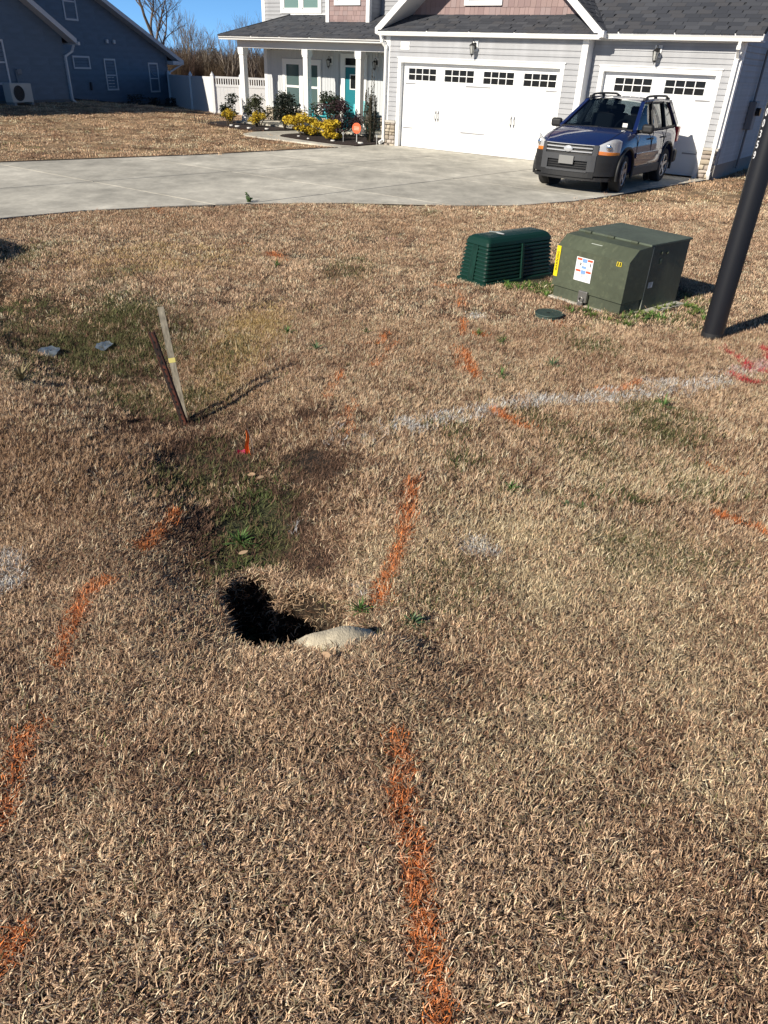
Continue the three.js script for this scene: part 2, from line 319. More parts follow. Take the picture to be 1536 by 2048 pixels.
// ------------------------------------------------------------------ concrete: driveway slabs cut by their joints, front walk
const T_CONC = tex(512, 512, (i, j) => { const a = tnoise(i, j, 512, 4, 31), b = tnoise(i, j, 512, 24, 37), c = tnoise(i, j, 512, 128, 43), e = tnoise(j * .35, i * 2.2, 512, 16, 53), k = 0.88 + .40 * (a - .5) + .20 * (b - .5) + .12 * (c - .5) + .10 * (e - .5); return [222 * k, 217 * k, 205 * k]; }, true, .17, .17);
const M_CONC = [0, 1, 2].map((k) => new THREE.MeshStandardMaterial({ map: T_CONC, color: lin(.93 + .03 * k, .925 + .03 * k, .90 + .03 * k), roughness: .92, bumpMap: T_CONC, bumpScale: .004 }));
function clipRect(poly, fn) { // keep fn(p) >= 0, fn linear
  const o = []; for (let i = 0; i < poly.length; i++) { const a = poly[i], b = poly[(i + 1) % poly.length], fa = fn(a), fb = fn(b); if (fa >= 0) o.push(a); if ((fa >= 0) !== (fb >= 0)) { const t = fa / (fa - fb); o.push([a[0] + (b[0] - a[0]) * t, a[1] + (b[1] - a[1]) * t]); } } return o;
}
{
  const root = new THREE.Group(); root.name = 'driveway'; root.userData.kind = 'structure'; root.userData.label = 'pale concrete driveway spreading in front of the two garage doors'; scene.add(root);
  const U = [() => -20, (w) => 1.9 - .146 * (w - 3.6), (w) => 4.62 - .11 * (w - 8.05), () => 30], Wj = [-1, 1.95, 5.0, 8.05, 11.1, 14.15, 17.2, 22], G = .015;
  for (let a = 0; a < 3; a++) for (let b = 0; b < Wj.length - 1; b++) {
    let p = DRIVE.map((q) => q.slice());
    p = clipRect(p, (q) => q[1] - Wj[b] - G); if (p.length > 2) p = clipRect(p, (q) => Wj[b + 1] - G - q[1]);
    if (p.length > 2) p = clipRect(p, (q) => q[0] - U[a](q[1]) - G); if (p.length > 2) p = clipRect(p, (q) => U[a + 1](q[1]) - G - q[0]);
    if (p.length > 2) mesh('slab', polyPrism(p, -.16, 0, toWorld), M_CONC[(a + b * 2) % 3], root);
  }
  mesh('slab_base', polyPrism(DRIVE, -.17, -.010, toWorld), std(.05, .045, .04, 1), root);
  { // dark strip painting the shade in the trimmed gap along the far side
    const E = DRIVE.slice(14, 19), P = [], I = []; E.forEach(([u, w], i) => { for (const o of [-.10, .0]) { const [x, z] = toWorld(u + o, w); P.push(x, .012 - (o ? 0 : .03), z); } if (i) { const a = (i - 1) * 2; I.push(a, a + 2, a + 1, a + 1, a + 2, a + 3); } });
    const g = new THREE.BufferGeometry(); g.setAttribute('position', new THREE.Float32BufferAttribute(P, 3)); g.setIndex(I); g.computeVertexNormals(); tag(structure('shade_edge', g, std(.035, .026, .02, 1)), 'dark strip painted for the shaded gap between the left lawn and the driveway');
  }
  structure('front_walk', polyPrism(WALK, -.14, .01, toWorld), M_CONC[1]);
}
const T_MULCH = tex(256, 256, (i, j) => { const k = .35 + .9 * tnoise(i, j, 256, 48, 3) * tnoise(i, j, 256, 90, 8); return [70 * k, 48 * k, 40 * k]; });
const M_MULCH = new THREE.MeshStandardMaterial({ map: T_MULCH, roughness: 1, bumpMap: T_MULCH, bumpScale: .03 });
for (const P of [BED_R, BED_L]) {
  const g = polyPrism(P, -.12, .03, toWorld), p = g.attributes.position, uv = g.attributes.uv; for (let i = 0; i < p.count; i++) uv.setXY(i, p.getX(i) / .8, p.getZ(i) / .8);
  tag(structure('mulch_bed', g, M_MULCH), P === BED_R ? 'dark mulch bed between front walk and garage corner' : 'dark mulch bed before the left porch post');
}

// ------------------------------------------------------------------ dormant grass: tufts of curled straw blades
function tuft(n, spread, len, wid, s) {
  reseed(s); const pos = [], col = [], idx = [], nor = [];
  for (let b = 0; b < n; b++) {
    const a = rr(0, Math.PI * 2), r = spread * Math.sqrt(rnd()), x0 = Math.cos(a) * r, z0 = Math.sin(a) * r, dir = rr(0, Math.PI * 2), L = len * rr(.55, 1.25), w = wid * rr(.7, 1.3);
    let pitch = rr(.12, 1.15), yaw = dir, x = x0, y = -.006, z = z0; const curl = rr(-2.2, .9), twist = rr(-2.0, 2.0), N = 3, shade = rr(.42, 1.22), warm = rr(-.06, .06), at = pos.length / 3;
    for (let k = 0; k <= N; k++) {
      const sx = -Math.sin(yaw), sz = Math.cos(yaw), ww = w * (k === N ? .25 : 1 - .18 * k) / 2;
      pos.push(x + sx * ww, y, z + sz * ww, x - sx * ww, y, z - sz * ww);
      const ny = Math.cos(pitch), nh = -Math.sin(pitch); for (let q = 0; q < 2; q++) nor.push(Math.cos(yaw) * nh, ny, Math.sin(yaw) * nh);
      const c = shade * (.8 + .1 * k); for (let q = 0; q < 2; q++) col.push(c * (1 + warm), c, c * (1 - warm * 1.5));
      if (k < N) { const o = at + k * 2; idx.push(o, o + 2, o + 1, o + 2, o + 3, o + 1); }
      x += (Math.cos(yaw) * Math.cos(pitch) * L) / N; z += (Math.sin(yaw) * Math.cos(pitch) * L) / N; y += (Math.sin(pitch) * L) / N; pitch += curl / N; yaw += twist / N;
    }
  }
  const g = new THREE.BufferGeometry(); g.setAttribute('position', new THREE.Float32BufferAttribute(pos, 3)); g.setAttribute('normal', new THREE.Float32BufferAttribute(nor, 3)); g.setAttribute('color', new THREE.Float32BufferAttribute(col, 3)); g.setIndex(idx); return g;
}
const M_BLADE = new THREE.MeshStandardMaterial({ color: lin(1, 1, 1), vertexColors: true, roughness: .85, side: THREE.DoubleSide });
const STRAW = [.78, .55, .355], STRAW2 = [.58, .38, .24], BROWN = [.34, .195, .118], PALE = [.88, .70, .47], DARKB = [.105, .056, .036];
const ORANGE = [1.0, .27, .05], WHITE = [.86, .87, .86], RED = [.62, .03, .05], PINK = [.85, .45, .48], GREEN = [.075, .115, .026], GREEN2 = [.17, .175, .06], YELLOW = [.62, .45, .16];
const mix3 = (a, b, t) => [lerp(a[0], b[0], t), lerp(a[1], b[1], t), lerp(a[2], b[2], t)];
function grassColour(x, z, m) {
  const n = fbm(x * .9, z * .9, 41), n2 = fbm(x * 4, z * 4, 43, 3), n3 = fbm(x * 2.1 + 9, z * 2.1, 47, 2);
  let c = mix3(STRAW, STRAW2, clamp01((n - .3) * 1.6 + (n2 - .5) * 1.6)); const q = rnd(), kb = clamp01((n2 - .42) * 3.2), kp = clamp01((n3 - .4) * 3);
  if (q < .12 + .22 * kb) c = BROWN; else if (q < .21 + .22 * kb + .12 * kp) c = PALE; else if (q < .35 + .22 * kb + .12 * kp) c = DARKB; else if (q > .985) c = GREEN2;
  if (m) {
    if (rnd() < m.b) c = mix3(c, [.44, .27, .15], .7); if (rnd() < m.y) c = mix3(c, YELLOW, .6); if (rnd() < m.l * 1.5) c = mix3(c, [.86, .72, .46], .7);
    if (rnd() < m.d * 1.9) c = mix3(DARKB, BROWN, rnd() * .6); if (rnd() < m.G * 1.25) c = mix3([.19, .165, .07], GREEN, rnd() * .65); if (rnd() < m.g) c = mix3(GREEN, GREEN2, rnd() * .6);
    if (rnd() < m.w * 1.15) c = mix3(c, WHITE, rr(.45, 1)); if (rnd() < m.p) c = mix3(c, PINK, rr(.4, .9)); if (rnd() < m.r * 1.3) c = mix3(c, RED, rr(.6, 1)); if (rnd() < m.o * 1.5) c = mix3(mix3(c, ORANGE, rr(.35, 1)), DARKB, rnd() * .3);
  }
  return c;
}
const grassRoot = new THREE.Group(); grassRoot.name = 'dormant_grass'; tag(grassRoot, 'straw brown dormant grass with green flecks and sprayed utility paint', 'grass', null, 'stuff'); scene.add(grassRoot);
const BARE = []; // extra bare spots: [x, z, r]
function blocked(x, z) {
  const [u, w] = toHouse(x, z);
  if (w > 1.9 && w < 21 && u < 0) { const far = w < 6.53 ? lerp(-.66, -1.38, (w - 1.96) / 4.57) : w < 10.96 ? lerp(-1.38, -2.58, (w - 6.53) / 4.43) : lerp(-2.58, -4.2, (w - 10.96) / 5.54); if (u > far - .17) return true; }
  if (w > -1.6 && u > -6 && u < 9.2 && inPoly(u, w, DRIVE)) return true;
  if (u < 0 && u > -9.5 && w > -2.8 && w < 2.2 && (inPoly(u, w, WALK) || inPoly(u, w, BED_R) || inPoly(u, w, BED_L))) return true;
  if (w < -.1 && u > -8.5 && u < 9.15) return true;
  for (const [bx_, bz_, r] of BARE) if ((x - bx_) ** 2 + (z - bz_) ** 2 < r * r) return true;
  return false;
}
function sow(geos, n, t0, t1, cond, scale) {
  const lists = geos.map(() => []), half = (t) => .57 * t + .85;
  for (let i = 0; i < n; i++) {
    const k = rnd(), t = t0 + (t1 - t0) * k; const hw = half(t1); const x = rr(-hw, hw); if (Math.abs(x) > half(t)) continue;
    const z = -t; if (cond && !cond(x, z)) continue; if (blocked(x, z)) continue;
    const m = t < 14.5 ? marksAt(x, z) : null; if (m && rnd() < m.d * .95) continue;
    const far = lerp(1.12, 1.18, sm(2.5, 9, t)); lists[Math.floor(rnd() * geos.length)].push([x, z, grassColour(x, z, m).map((v) => Math.min(.95, v * far)), (m ? 1 + .7 * m.g + .35 * m.G : 1) * scale * rr(.6, 1.35) * lerp(.78, 1.22, fbm(x * 2.6, z * 2.6, 91, 2))]);
  }
  geos.forEach((g, a) => {
    const L = lists[a], im = new THREE.InstancedMesh(g, M_BLADE, L.length), d = new THREE.Object3D(), c = new THREE.Color(); im.name = numbered('grass_tufts'); im.castShadow = im.receiveShadow = true; im.userData.kind = 'stuff';
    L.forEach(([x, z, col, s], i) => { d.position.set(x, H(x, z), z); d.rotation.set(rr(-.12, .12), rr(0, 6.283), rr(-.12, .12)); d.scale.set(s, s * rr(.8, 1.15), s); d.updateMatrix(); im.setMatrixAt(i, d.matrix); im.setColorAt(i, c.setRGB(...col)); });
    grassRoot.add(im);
  });
}
for (const [x, z, r] of [[2.35, -7.55, .5], [2.6, -7.55, .4], [1.4, -8.5, .42], [1.1, -8.4, .25], [1.5, -6.83, .13], [2.9, -6.4, .085], [-.15, -1.885, .10], [-.25, -1.865, .055], [-.06, -1.875, .06]]) BARE.push([x, z, r]);
const nearG = [11, 12, 13, 14].map((s) => tuft(4, .011, .033, .0028, s)), midG = [21, 22, 23].map((s) => tuft(10, .024, .035, .0033, s)), farG = [31, 32].map((s) => tuft(30, .07, .036, .0044, s)), lawnG = [41, 42].map((s) => tuft(110, .3, .045, .011, s));

// ------------------------------------------------------------------ the pale grey house (its own axes: u along the garage front, v up, w out of the front)
const house = thing('grey_house', 'pale grey lap sided house with two white garage doors and a front porch', 'house', [X0, 0, Z0], -PSI);
const T_SIDE = tex(256, 64, (i, j) => { const k = .94 + .1 * tnoise(i, j, 256, 6, 51) - .05 + .05 * (hash(0, j >> 1, 3) - .5); return [250 * k, 250 * k, 250 * k]; });
const M = {
  side: [0, 1, 2].map((k) => new THREE.MeshStandardMaterial({ map: T_SIDE, color: lin(.43 + .008 * k, .44 + .008 * k, .465 + .008 * k), roughness: .62 })),
  wallback: std(.42, .43, .45, .8), trim: std(.83, .83, .82, .5), soffit: std(.74, .74, .73, .6), door: phys(.84, .845, .84, .42), pane: phys(.012, .014, .016, .06, { specularIntensity: .8 }),
  iron: std(.02, .02, .022, .45), hinge: std(.30, .30, .31, .5, { metalness: .3 }), shake: [[.30, .215, .205], [.335, .24, .23], [.27, .19, .185], [.31, .235, .23]].map((c) => std(...c, .85)), shakeback: std(.08, .06, .058, .9),
  shingle: [[.046, .050, .062], [.056, .060, .072], [.065, .069, .081], [.039, .043, .054], [.060, .061, .069]].map((c) => std(...c, .95)), roofback: std(.035, .038, .046, .95),
  stone: [[.42, .36, .28], [.50, .44, .35], [.34, .29, .23], [.46, .41, .36], [.38, .33, .29]].map((c) => std(...c, .95)), mortar: std(.20, .18, .16, 1), cap: std(.50, .47, .42, .9),
  porchwall: [0, 1, 2].map((k) => std(.54 + .015 * k, .56 + .015 * k, .58 + .015 * k, .7)), teal: phys(.012, .185, .225, .4), lampglass: phys(.75, .75, .72, .25, { transmission: .5, thickness: 0 }),
  glassgreen: phys(.085, .13, .13, .07, { specularIntensity: 1 }), blind: std(.55, .58, .56, .8), concrete: M_CONC[1], foundation: std(.24, .225, .21, .95),
};
// one lap siding board: proud at its lower edge
function lap(u0, u1, v0, h, w, axis_ = 'u') {
  const g = bx(u0, u1, v0, v0 + h + .012, 0, .027), p = g.attributes.position; for (let i = 0; i < p.count; i++) if (p.getZ(i) > .01 && p.getY(i) > v0 + h * .5) p.setZ(i, .005);
  g.computeVertexNormals(); if (axis_ === 'w') g.rotateY(Math.PI / 2); g.translate(axis_ === 'u' ? 0 : w, 0, axis_ === 'u' ? w : 0); return g;
}
function boards(parent, u0, u1, v0, v1, w, h, mats, axis_ = 'u') { const n = Math.round((v1 - v0) / h), hh = (v1 - v0) / n; for (let i = 0; i < n; i++) mesh('siding_board', lap(u0 + rr(0, .002), u1 - rr(0, .002), v0 + i * hh, hh, w, axis_), mats[Math.floor(rnd() * mats.length)], parent); }
const STONES = [0, 1, 2, 3, 4].map((s) => { reseed(900 + s); const g = mergeVertices(new THREE.BoxGeometry(1, 1, 1, 3, 2, 2).deleteAttribute('uv').deleteAttribute('normal')), p = g.attributes.position; for (let i = 0; i < p.count; i++) { const x = p.getX(i), y = p.getY(i), z = p.getZ(i), e = (Math.abs(x) > .49) + (Math.abs(y) > .49) + (Math.abs(z) > .49), k = e > 1 ? .88 : 1; p.setXYZ(i, x * k + rr(-.05, .05), y * k + rr(-.06, .06), z * (e > 1 ? .8 : 1) + rr(-.08, .08)); } g.computeVertexNormals(); return g; });
function stones(parent, u0, u1, v0, v1, w) {
  let v = v0; while (v < v1 - .03) { const h = Math.min(rr(.07, .125), v1 - v); let u = u0; while (u < u1 - .02) { let L = Math.min(rr(.1, .26), u1 - u); if (u1 - u - L < .06) L = u1 - u; const m = mesh('stone', STONES[Math.floor(rnd() * 5)], pick(M.stone), parent); m.position.set(u + L / 2, v + h / 2, w); m.scale.set(L - .012, h - .012, .07); u += L; } v += h; }
}
// pitched plane of shingles: from eave point along the eave, rising up the slope; every tab its own piece or one joined sheet
const TAB = (() => { const g = new THREE.BoxGeometry(1, 1, 1); g.translate(0, .5, 0); return g; })();
function shingles(parent, o, e, s, L, D, clip, tabs, name = 'shingle') {
  const n = new THREE.Vector3().crossVectors(e, s).normalize(), exp_ = .145, wdt = .33, list = [], q = new THREE.Quaternion(), mtx = new THREE.Matrix4();
  const sTilt = s.clone().multiplyScalar(1).addScaledVector(n, -.035).normalize(), nT = new THREE.Vector3().crossVectors(e, sTilt).normalize();
  mtx.makeBasis(e, sTilt, nT); q.setFromRotationMatrix(mtx);
  for (let r = 0; r * exp_ < D; r++) {
    for (let k = -1; k * wdt < L; k++) {
      const off = (r % 2) * .165 + (hash(r, 3) - .5) * .12; let a = k * wdt + off, b = a + wdt - .006 - .05 * (hash(r, k, 7) > .55) * hash(r, k, 8); const y = r * exp_ - .02;
      let c0 = 0, c1 = L; if (clip) [c0, c1] = clip(Math.max(0, y + .07)); a = Math.max(a, c0); b = Math.min(b, c1); if (b - a < .03) continue;
      const th = .008 + .012 * hash(r, k, 5), P = o.clone().addScaledVector(e, (a + b) / 2).addScaledVector(s, y).addScaledVector(n, .006);
      const top = Math.min(.2, D - y + .02); list.push([P, b - a, top, th, Math.floor(hash(r, k, 9) * 5)]);
    }
  }
  if (tabs) for (const [P, w, h, t, mi] of list) { const m = mesh(name, TAB, M.shingle[mi], parent); m.position.copy(P); m.quaternion.copy(q); m.scale.set(w, h, t); }
  else for (let mi = 0; mi < 5; mi++) { const gs = list.filter((l) => l[4] === mi).map(([P, w, h, t]) => { const g = TAB.clone(); g.scale(w, h, t); g.applyQuaternion(q); g.translate(P.x, P.y, P.z); return g; }); if (gs.length) mesh('shingles', gs, M.shingle[mi], parent, 'stuff'); }
}
const V = (x, y, z) => new THREE.Vector3(x, y, z);
function extrudeU(wv, u0, u1) { const s = new THREE.Shape(wv.map(([w, v]) => new THREE.Vector2(-w, v))), g = new THREE.ExtrudeGeometry(s, { depth: u1 - u0, bevelEnabled: false }); g.rotateY(Math.PI / 2); g.translate(u0, 0, 0); return g; }
reseed(4001);
// ---- garage wing A (two car door)
const WB = -.35;
{
  const wall = mesh('garage_wall', [bx(-.53, -.06, -.1, 2.80, -.3, -.003), bx(4.94, 5.50, -.1, 2.80, -.3, -.003), bx(-.06, 4.94, 2.18, 2.80, -.3, -.003)], M.wallback, house);
  boards(wall, -.40, 5.37, 2.245, 2.78, 0, .119, M.side); boards(wall, -.40, -.11, .665, 2.24, 0, .119, M.side); boards(wall, 4.99, 5.37, .665, 2.24, 0, .119, M.side);
  const st = each('stone_veneer', [bx(-.53, -.115, -.05, .6, 0, .02), bx(4.995, 5.50, -.05, .6, 0, .02)], M.mortar, house);
  stones(st[0], -.53, -.115, -.03, .6, .03); stones(st[1], 4.995, 5.50, -.03, .6, .03);
  each('stone_cap', [rbx(-.55, -.112, .6, .66, .001, .075), rbx(4.992, 5.52, .6, .66, .001, .075)], M.cap, house);
  each('corner_trim', [bx(-.555, -.40, .66, 2.80, -.12, .022), bx(5.37, 5.525, .66, 2.80, -.36, .022)], M.trim, house);
  mesh('door_trim', [bx(-.11, .0, -.02, 2.235, -.11, .026), bx(4.88, 4.99, -.02, 2.235, -.11, .026), bx(.0, 4.88, 2.13, 2.235, -.11, .026), bx(-.135, 5.015, 2.236, 2.262, -.02, .045)], M.trim, house);
}
function garageDoor(u0, u1, w, groups, hinges, handles, top, name) {
  const secs = 4, gs = [], hS = top / secs;
  for (let k = 0; k < secs; k++) {
    const a = k * hS + (k ? .002 : 0), b = (k + 1) * hS - .002;
    if (k < 3) { gs.push(rbx(u0, u1, a, b, w - .045, w, .002)); }
    else { // top section: stiles round each light
      let p = u0; for (const [a0, b0] of groups) { gs.push(bx(p, a0, a, b, w - .045, w)); gs.push(bx(a0, b0, a, 1.712, w - .045, w)); gs.push(bx(a0, b0, 1.995, b, w - .045, w)); p = b0; } gs.push(bx(p, u1, a, b, w - .045, w));
      for (const [a0, b0] of groups) gs.push(bx(a0 - .035, b0 + .035, 1.995, 2.022, w, w + .012), bx(a0 - .035, b0 + .035, 1.685, 1.712, w, w + .012), bx(a0 - .035, a0, 1.712, 1.995, w, w + .012), bx(b0, b0 + .035, 1.712, 1.995, w, w + .012));
    }
  }
  const d = mesh('garage_door', gs, M.door, house); d.userData.label = name;
  for (const [a0, b0] of groups) {
    const pw = (b0 - a0) / 4; for (let i = 0; i < 4; i++) for (let j = 0; j < 2; j++) { const v0 = j ? 1.855 : 1.712, v1 = j ? 1.995 : 1.852; mesh('pane', bx(a0 + i * pw + .012, a0 + (i + 1) * pw - .012, v0 + .008, v1 - .006, w - .03, w - .022), M.pane, d); }
    const mu = [bx(a0, b0, 1.846, 1.866, w - .02, w + .006)]; for (let i = 1; i < 4; i++) mu.push(bx(a0 + i * pw - .01, a0 + i * pw + .01, 1.712, 1.995, w - .018, w + .004)); mesh('muntin', mu, M.door, d);
  }
  for (const [a, b, v] of hinges) { const s = new THREE.Shape(); s.moveTo(a, -.016); s.lineTo(b, -.011); s.lineTo(b, .011); s.lineTo(a, .016); const g = new THREE.ExtrudeGeometry(s, { depth: .012, bevelEnabled: false }); g.translate(0, v, w); mesh('strap_hinge', g, M.hinge, d); }
  for (const [u, v0, v1] of handles) mesh('door_handle', [tube([[u, v0 + .03, w + .005], [u, v0 + .06, w + .045], [u, (v0 + v1) / 2, w + .055], [u, v1 - .06, w + .045], [u, v1 - .03, w + .005]], .011, 6), rbx(u - .02, u + .02, v0, v0 + .07, w - .002, w + .012, .004), rbx(u - .02, u + .02, v1 - .07, v1, w - .002, w + .012, .004)], M.hinge, d);
}
garageDoor(.004, 4.876, -.12, [[.19, 1.115], [1.4, 2.33], [2.635, 3.545], [3.84, 4.755]], [[.09, .44, 1.625], [2.1, 2.88, 1.63], [4.51, 4.83, 1.63], [.06, .41, .5], [2.05, 2.83, .5], [4.51, 4.83, .5]], [[1.19, .72, .99], [1.275, .72, .99], [3.605, .73, 1.0], [3.7, .73, 1.0]], 2.128, 'wide white garage door with four eight pane lights');
// ---- garage wing B (single door)
{
  const w = WB, wall = mesh('single_garage_wall', [bx(5.50, 5.84, -.1, 2.80, w - .3, w - .003), bx(8.63, 9.03, -.1, 2.80, w - .3, w - .003), bx(5.84, 8.63, 2.16, 2.80, w - .3, w - .003)], M.wallback, house);
  boards(wall, 5.53, 8.89, 2.235, 2.78, w, .119, M.side); boards(wall, 5.53, 5.775, .02, 2.23, w, .119, M.side); boards(wall, 8.70, 8.89, .665, 2.23, w, .119, M.side);
  const st = mesh('stone_veneer', [bx(8.70, 9.03, -.1, .6, w, w + .02)], M.mortar, house); stones(st, 8.70, 9.03, -.08, .6, w + .03);
  each('stone_cap', [rbx(8.70, 9.06, .6, .66, w + .001, w + .075)], M.cap, house);
  each('corner_trim', [bx(8.89, 9.06, .66, 2.80, w - .15, w + .022)], M.trim, house);
  mesh('door_trim', [bx(5.775, 5.885, -.02, 2.23, w - .11, w + .026), bx(8.587, 8.70, -.02, 2.23, w - .11, w + .026), bx(5.885, 8.587, 2.12, 2.23, w - .11, w + .026), bx(5.75, 8.725, 2.231, 2.257, w - .02, w + .045)], M.trim, house);
  garageDoor(5.889, 8.583, w - .11, [[6.18, 7.10], [7.43, 8.365]], [[5.96, 6.3, 1.61], [8.21, 8.55, 1.61], [5.96, 6.3, .485], [8.19, 8.53, .485]], [[7.16, .72, .99], [7.25, .72, .99]], 2.118, 'single white garage door behind the blue SUV');
  // side wall on the right, facing the neighbour
  const sideW = mesh('side_wall', [bx(8.8, 9.047, .28, 3.0, -11, w - .05)], M.wallback, house);
  const blue = M.side; boards(sideW, .05 - w + .105, 11, .3, 2.85, 9.05, .119, blue, 'w');
  mesh('foundation', [bx(8.8, 9.06, -.3, .292, -11, w - .02)], M.foundation, house);
}
// ---- eaves, gutters and downspouts
mesh('soffit', [bx(-.75, 5.85, 2.775, 2.80, -.36, .2), bx(5.86, 9.42, 2.775, 2.80, WB - .1, .0)], M.soffit, house);
mesh('fascia', [bx(-.62, 5.80, 2.745, 2.774, -.0, .05), bx(5.55, 9.0, 2.745, 2.774, WB, WB + .05)], M.soffit, house);
function gutter(u0, u1, w, v, name = 'gutter') {
  const g = extrudeU([[0, 0], [.085, 0], [.095, .035], [.115, .07], [.12, .115], [.108, .115], [.1, .07], [.01, .012], [.01, .12], [0, .12]].map(([a, b]) => [a + w, b]), u0, u1);
  const cap = (u) => bx(u - .004, u + .004, v + .002, v + .113, w + .004, w + .112); g.translate(0, v, 0); return mesh(name, [g, cap(u0 + .006), cap(u1 - .006)], M.trim, house);
}
gutter(-.72, 5.84, .12, 2.752); gutter(5.80, 9.46, -.10, 2.80); gutter(-8.83, -.70, -1.42, 2.60, 'porch_gutter');
function downspout(pts, name = 'downspout') { const gs = []; for (let i = 0; i < pts.length - 1; i++) gs.push(bar(pts[i], pts[i + 1], .085, .065, V(1, 0, 0))); for (const p of pts.slice(1, -1)) gs.push(rbx(p[0] - .047, p[0] + .047, p[1] - .042, p[1] + .042, p[2] - .04, p[2] + .04, .01)); return mesh(name, gs, M.trim, house); }
downspout([[-.63, 2.76, .17], [-.60, 2.62, .15], [-.50, 2.48, .075], [-.50, .12, .075], [-.55, .05, .22]]);
downspout([[9.0, 2.80, -.04], [8.99, 2.66, -.06], [8.97, 2.48, WB + .07], [8.97, .12, WB + .07], [9.02, .04, WB + .26]]);
// ---- roofs of the garage
{
  const kA = .78, peak = 2.87 + 3.3 * kA, rise = V(0, .39, -.80).normalize();
  // pent roof over the wide door
  const pent = mesh('pent_roof', extrudeU([[.2, 2.80], [.22, 2.86], [-.62, 3.27], [-.62, 2.80]], -.70, 5.80), M.roofback, house);
  shingles(pent, V(-.70, 2.865, .235), V(1, 0, 0), rise, 6.5, .95, (y) => { const v = 2.865 + y * .438; return [Math.max(0, (v - 2.87) / kA - .02), 6.5 - Math.max(0, (v - 2.87) / kA - .02)]; }, true);
  // shake gable above it
  const gs = new THREE.Shape(); gs.moveTo(-.72, 2.87); gs.lineTo(5.82, 2.87); gs.lineTo(2.55, peak - .1); const gg = new THREE.ExtrudeGeometry(gs, { depth: .2, bevelEnabled: false }); gg.translate(0, 0, -.82);
  const gable = mesh('gable_wall', gg, M.shakeback, house);
  const rowH = .21; for (let r = 0; r < 6; r++) { const v0 = 3.235 + r * rowH, ul = -.75 + (v0 + .1 - 2.87) / kA, ur = 5.85 - (v0 + .1 - 2.87) / kA; let u = ul; while (u < ur - .04) { let L = Math.min(rr(.10, .19), ur - u); if (v0 + rowH > 3.5 && u + L > 1.58 && u < 2.72) { if (u < 1.56) L = 1.58 - u; else { u = 2.72; continue; } } const m = mesh('shake', TAB, pick(M.shake), gable); m.position.set(u + L / 2, v0 + rr(-.004, .004), -.606); m.scale.set(L - .006, rowH + .02, .02 + rr(0, .006)); m.rotation.x = -.055; u += L; } }
  const win = mesh('gable_window', [bx(1.58, 2.72, 3.48, 3.59, -.66, -.55), bx(1.58, 1.69, 3.59, 4.7, -.66, -.56), bx(2.61, 2.72, 3.59, 4.7, -.66, -.56), bx(1.58, 2.72, 4.7, 4.8, -.66, -.56)], M.trim, house); mesh('pane', bx(1.69, 2.61, 3.59, 4.7, -.64, -.605), M.glassgreen, win);
  // gable roof with white rakes
  const slab = (sgn) => { const s = new THREE.Shape(), a = sgn < 0 ? -.78 : 5.88, t = .1; s.moveTo(a, 2.83); s.lineTo(2.55, peak - .02); s.lineTo(2.55, peak + t); s.lineTo(a, 2.83 + t); const g = new THREE.ExtrudeGeometry(s, { depth: 8.4, bevelEnabled: false }); g.translate(0, 0, -8.2); return g; };
  const roof = mesh('garage_roof', [slab(-1), slab(1)], M.roofback, house);
  const nR = V(kA, 1, 0).normalize(); const sR = V(-1, kA, 0).normalize();
  shingles(roof, V(5.90, 2.945, .2), V(0, 0, -1), sR, 8.2, 4.1, null, false);
  shingles(roof, V(-.80, 2.945, -8.2), V(0, 0, 1), V(1, kA, 0).normalize(), 8.4, 4.1, null, false);
  const rake = (sgn) => { const a = sgn < 0 ? -.80 : 5.90, c = sgn < 0 ? 1 : -1, s = new THREE.Shape(); s.moveTo(a, 2.80); s.lineTo(a + c * .06, 2.77); s.lineTo(2.55, peak - .07); s.lineTo(2.55, peak + .115); s.lineTo(a, 2.93); const g = new THREE.ExtrudeGeometry(s, { depth: .03, bevelEnabled: false }); g.translate(0, 0, .205); return g; };
  mesh('rake_board', rake(-1), M.trim, house); mesh('rake_board', rake(1), M.trim, house);
  mesh('rake_soffit', [-1, 1].map((sgn) => { const a = sgn < 0 ? -.70 : 5.80, s = new THREE.Shape(); s.moveTo(a, 2.815); s.lineTo(2.55, peak - .045); s.lineTo(2.55, peak - .025); s.lineTo(a, 2.835); const g = new THREE.ExtrudeGeometry(s, { depth: .85, bevelEnabled: false }); g.translate(0, 0, -.645); return g; }), M.soffit, house);
  mesh('eave_return', [rbx(-.98, -.70, 2.80, 2.93, -.55, -.25, .01), rbx(5.78, 5.94, 2.79, 2.93, .03, .22, .01)], M.trim, house);
  // main roof over the single bay, ending at a rake on the right
  const kB = .66; 
  const g2 = extrudeU([[-.02, 2.82], [.01, 2.90], [-5.0, 2.90 + 5.0 * kB], [-10, 2.85], [-10, 2.80], [-5.0, 2.82 + 4.9 * kB]], 4.55, 9.45);
  const main = mesh('main_roof', g2, M.roofback, house); const sB = V(0, kB, -1).normalize();
  const cut = (y) => { const v = 2.905 + y * (kB / Math.hypot(1, kB)); return [Math.max(0, 5.9 - (v - 2.93) / kA - 4.58), 4.86]; };
  shingles(main, V(4.58, 2.905, .03), V(1, 0, 0), sB, 4.86, 1.55, cut, true);
  shingles(main, V(4.58, 2.905, .03).addScaledVector(sB, 1.595), V(1, 0, 0), sB, 4.86, 4.3, (y) => cut(y + 1.595), false);
  const g3 = extrudeU([[WB, 2.8], [-9.6, 2.8], [-5, 2.85 + 4.6 * kB]], 8.84, 9.04); mesh('side_gable', g3, M.side[0], house);
}
